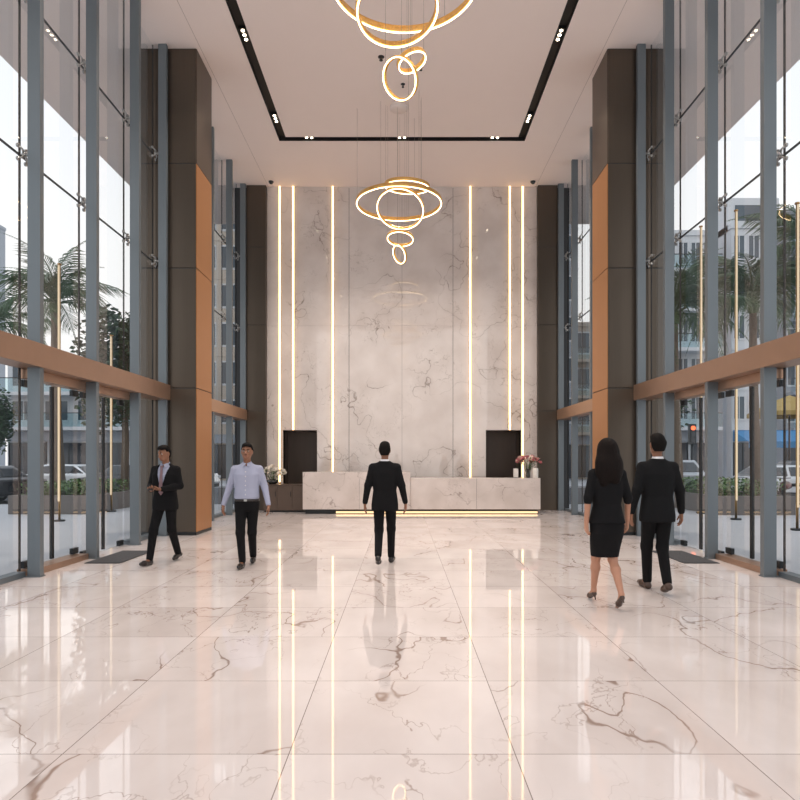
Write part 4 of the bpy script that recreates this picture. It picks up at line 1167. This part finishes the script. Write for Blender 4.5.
car(-11.2, 30.2, math.radians(178), M['car_white'], 'white high car just left of the left column', suv=True)
car(11.6, 28.6, math.radians(3), M['car_silver'], 'silver car just right of the suited man', suv=True)
car(14.9, 25.2, math.radians(-2), M['car_white'], 'white car behind the right planter beyond the door')
car(17.7, 27.8, math.radians(0), M['car_dark'], 'black car at the right edge of the photo', suv=True)

def motorbike(x, y, rz, label):
    r = empty('motorbike', (x, y, -.12), rz, label, 'motorbike')
    for wx in (-.65, .65):
        w = MB().sweep_ring(.27, [(-.045, -.05), (.045, -.05), (.06, 0), (.045, .05), (-.045, .05)], Matrix.Translation((wx, 0, .33)) @ Euler((PI / 2, 0, 0)).to_matrix().to_4x4(), 32).build('wheel', M['tyre'], r)
        k = MB().cyl((wx, -.04, .33), (wx, .04, .33), .05, n=12)
        for i in range(6): a = i * PI / 3; k.cyl((wx, 0, .33), (wx + .23 * math.cos(a), 0, .33 + .23 * math.sin(a)), .01, n=6)
        k.build('hub', M['steel'], w)
    MB().tube([(-.65, 0, .33), (-.45, 0, .75), (-.38, 0, 1.02)], [.035, .035, .03], 8).build('fork', M['steel'], r)
    MB().tube([(-.42, 0, .8), (-.2, 0, .45), (.25, 0, .42), (.65, 0, .33)], [.05, .11, .12, .05], 10).build('frame', M['darkmetal'], r)
    MB().ball((-.12, 0, .78), .2, 1.4, .7, .75).build('tank', M['car_red'], r)
    MB().box(.08, .72, -.13, .13, .74, .84, .04).build('seat', M['tyre'], r)
    MB().tube([(-.30, -.33, 1.04), (-.38, -.1, 1.03), (-.38, .1, 1.03), (-.30, .33, 1.04)], .016, 8).build('handlebar', M['darkmetal'], r)
    MB().ball((-.52, 0, .92), .09).build('headlight', M['headlamp'], r)
motorbike(13.1, 20.6 + .6, math.radians(20), 'dark motorbike parked on the kerb at the right edge')

# ------------------------------------------------------------------ world, camera, view
w = bpy.data.worlds.new('sky'); SC.world = w; w.use_nodes = True
nt = w.node_tree
for n in list(nt.nodes): nt.nodes.remove(n)
out = nt.nodes.new('ShaderNodeOutputWorld'); bg = nt.nodes.new('ShaderNodeBackground')
tc = nt.nodes.new('ShaderNodeTexCoord'); sp = nt.nodes.new('ShaderNodeSeparateXYZ'); nt.links.new(tc.outputs['Generated'], sp.inputs[0])
cr = nt.nodes.new('ShaderNodeValToRGB'); nt.links.new(sp.outputs[2], cr.inputs[0])
cr.color_ramp.elements[0].position = 0.0; cr.color_ramp.elements[0].color = (.95, .92, .90, 1)
cr.color_ramp.elements[1].position = .7; cr.color_ramp.elements[1].color = (.82, .89, 1.0, 1)
e = cr.color_ramp.elements.new(.3); e.color = (.955, .95, .95, 1)
nt.links.new(cr.outputs[0], bg.inputs[0]); bg.inputs[1].default_value = 1.3
nt.links.new(bg.outputs[0], out.inputs[0])

cd = bpy.data.cameras.new('camera'); cam = bpy.data.objects.new('camera', cd); COL.objects.link(cam)
cam.location = (0, 0, 1.52); cam.rotation_euler = (PI / 2, 0, 0)
cd.sensor_width = 36; cd.lens = 36 * 625 / 800
cd.shift_x = -2 / 800; cd.shift_y = 60 / 800
cd.clip_end = 400
SC.camera = cam
vs = SC.view_settings
vs.view_transform = 'Standard'; vs.look = 'None'; vs.gamma = 1; vs.use_curve_mapping = False; vs.exposure = 0.0
try:
    SC.cycles.use_denoising = True
    SC.cycles.max_bounces = 10; SC.cycles.transparent_max_bounces = 24; SC.cycles.glossy_bounces = 5; SC.cycles.diffuse_bounces = 5
    SC.cycles.sample_clamp_indirect = 6.0; SC.cycles.caustics_reflective = False; SC.cycles.caustics_refractive = False
except Exception: pass
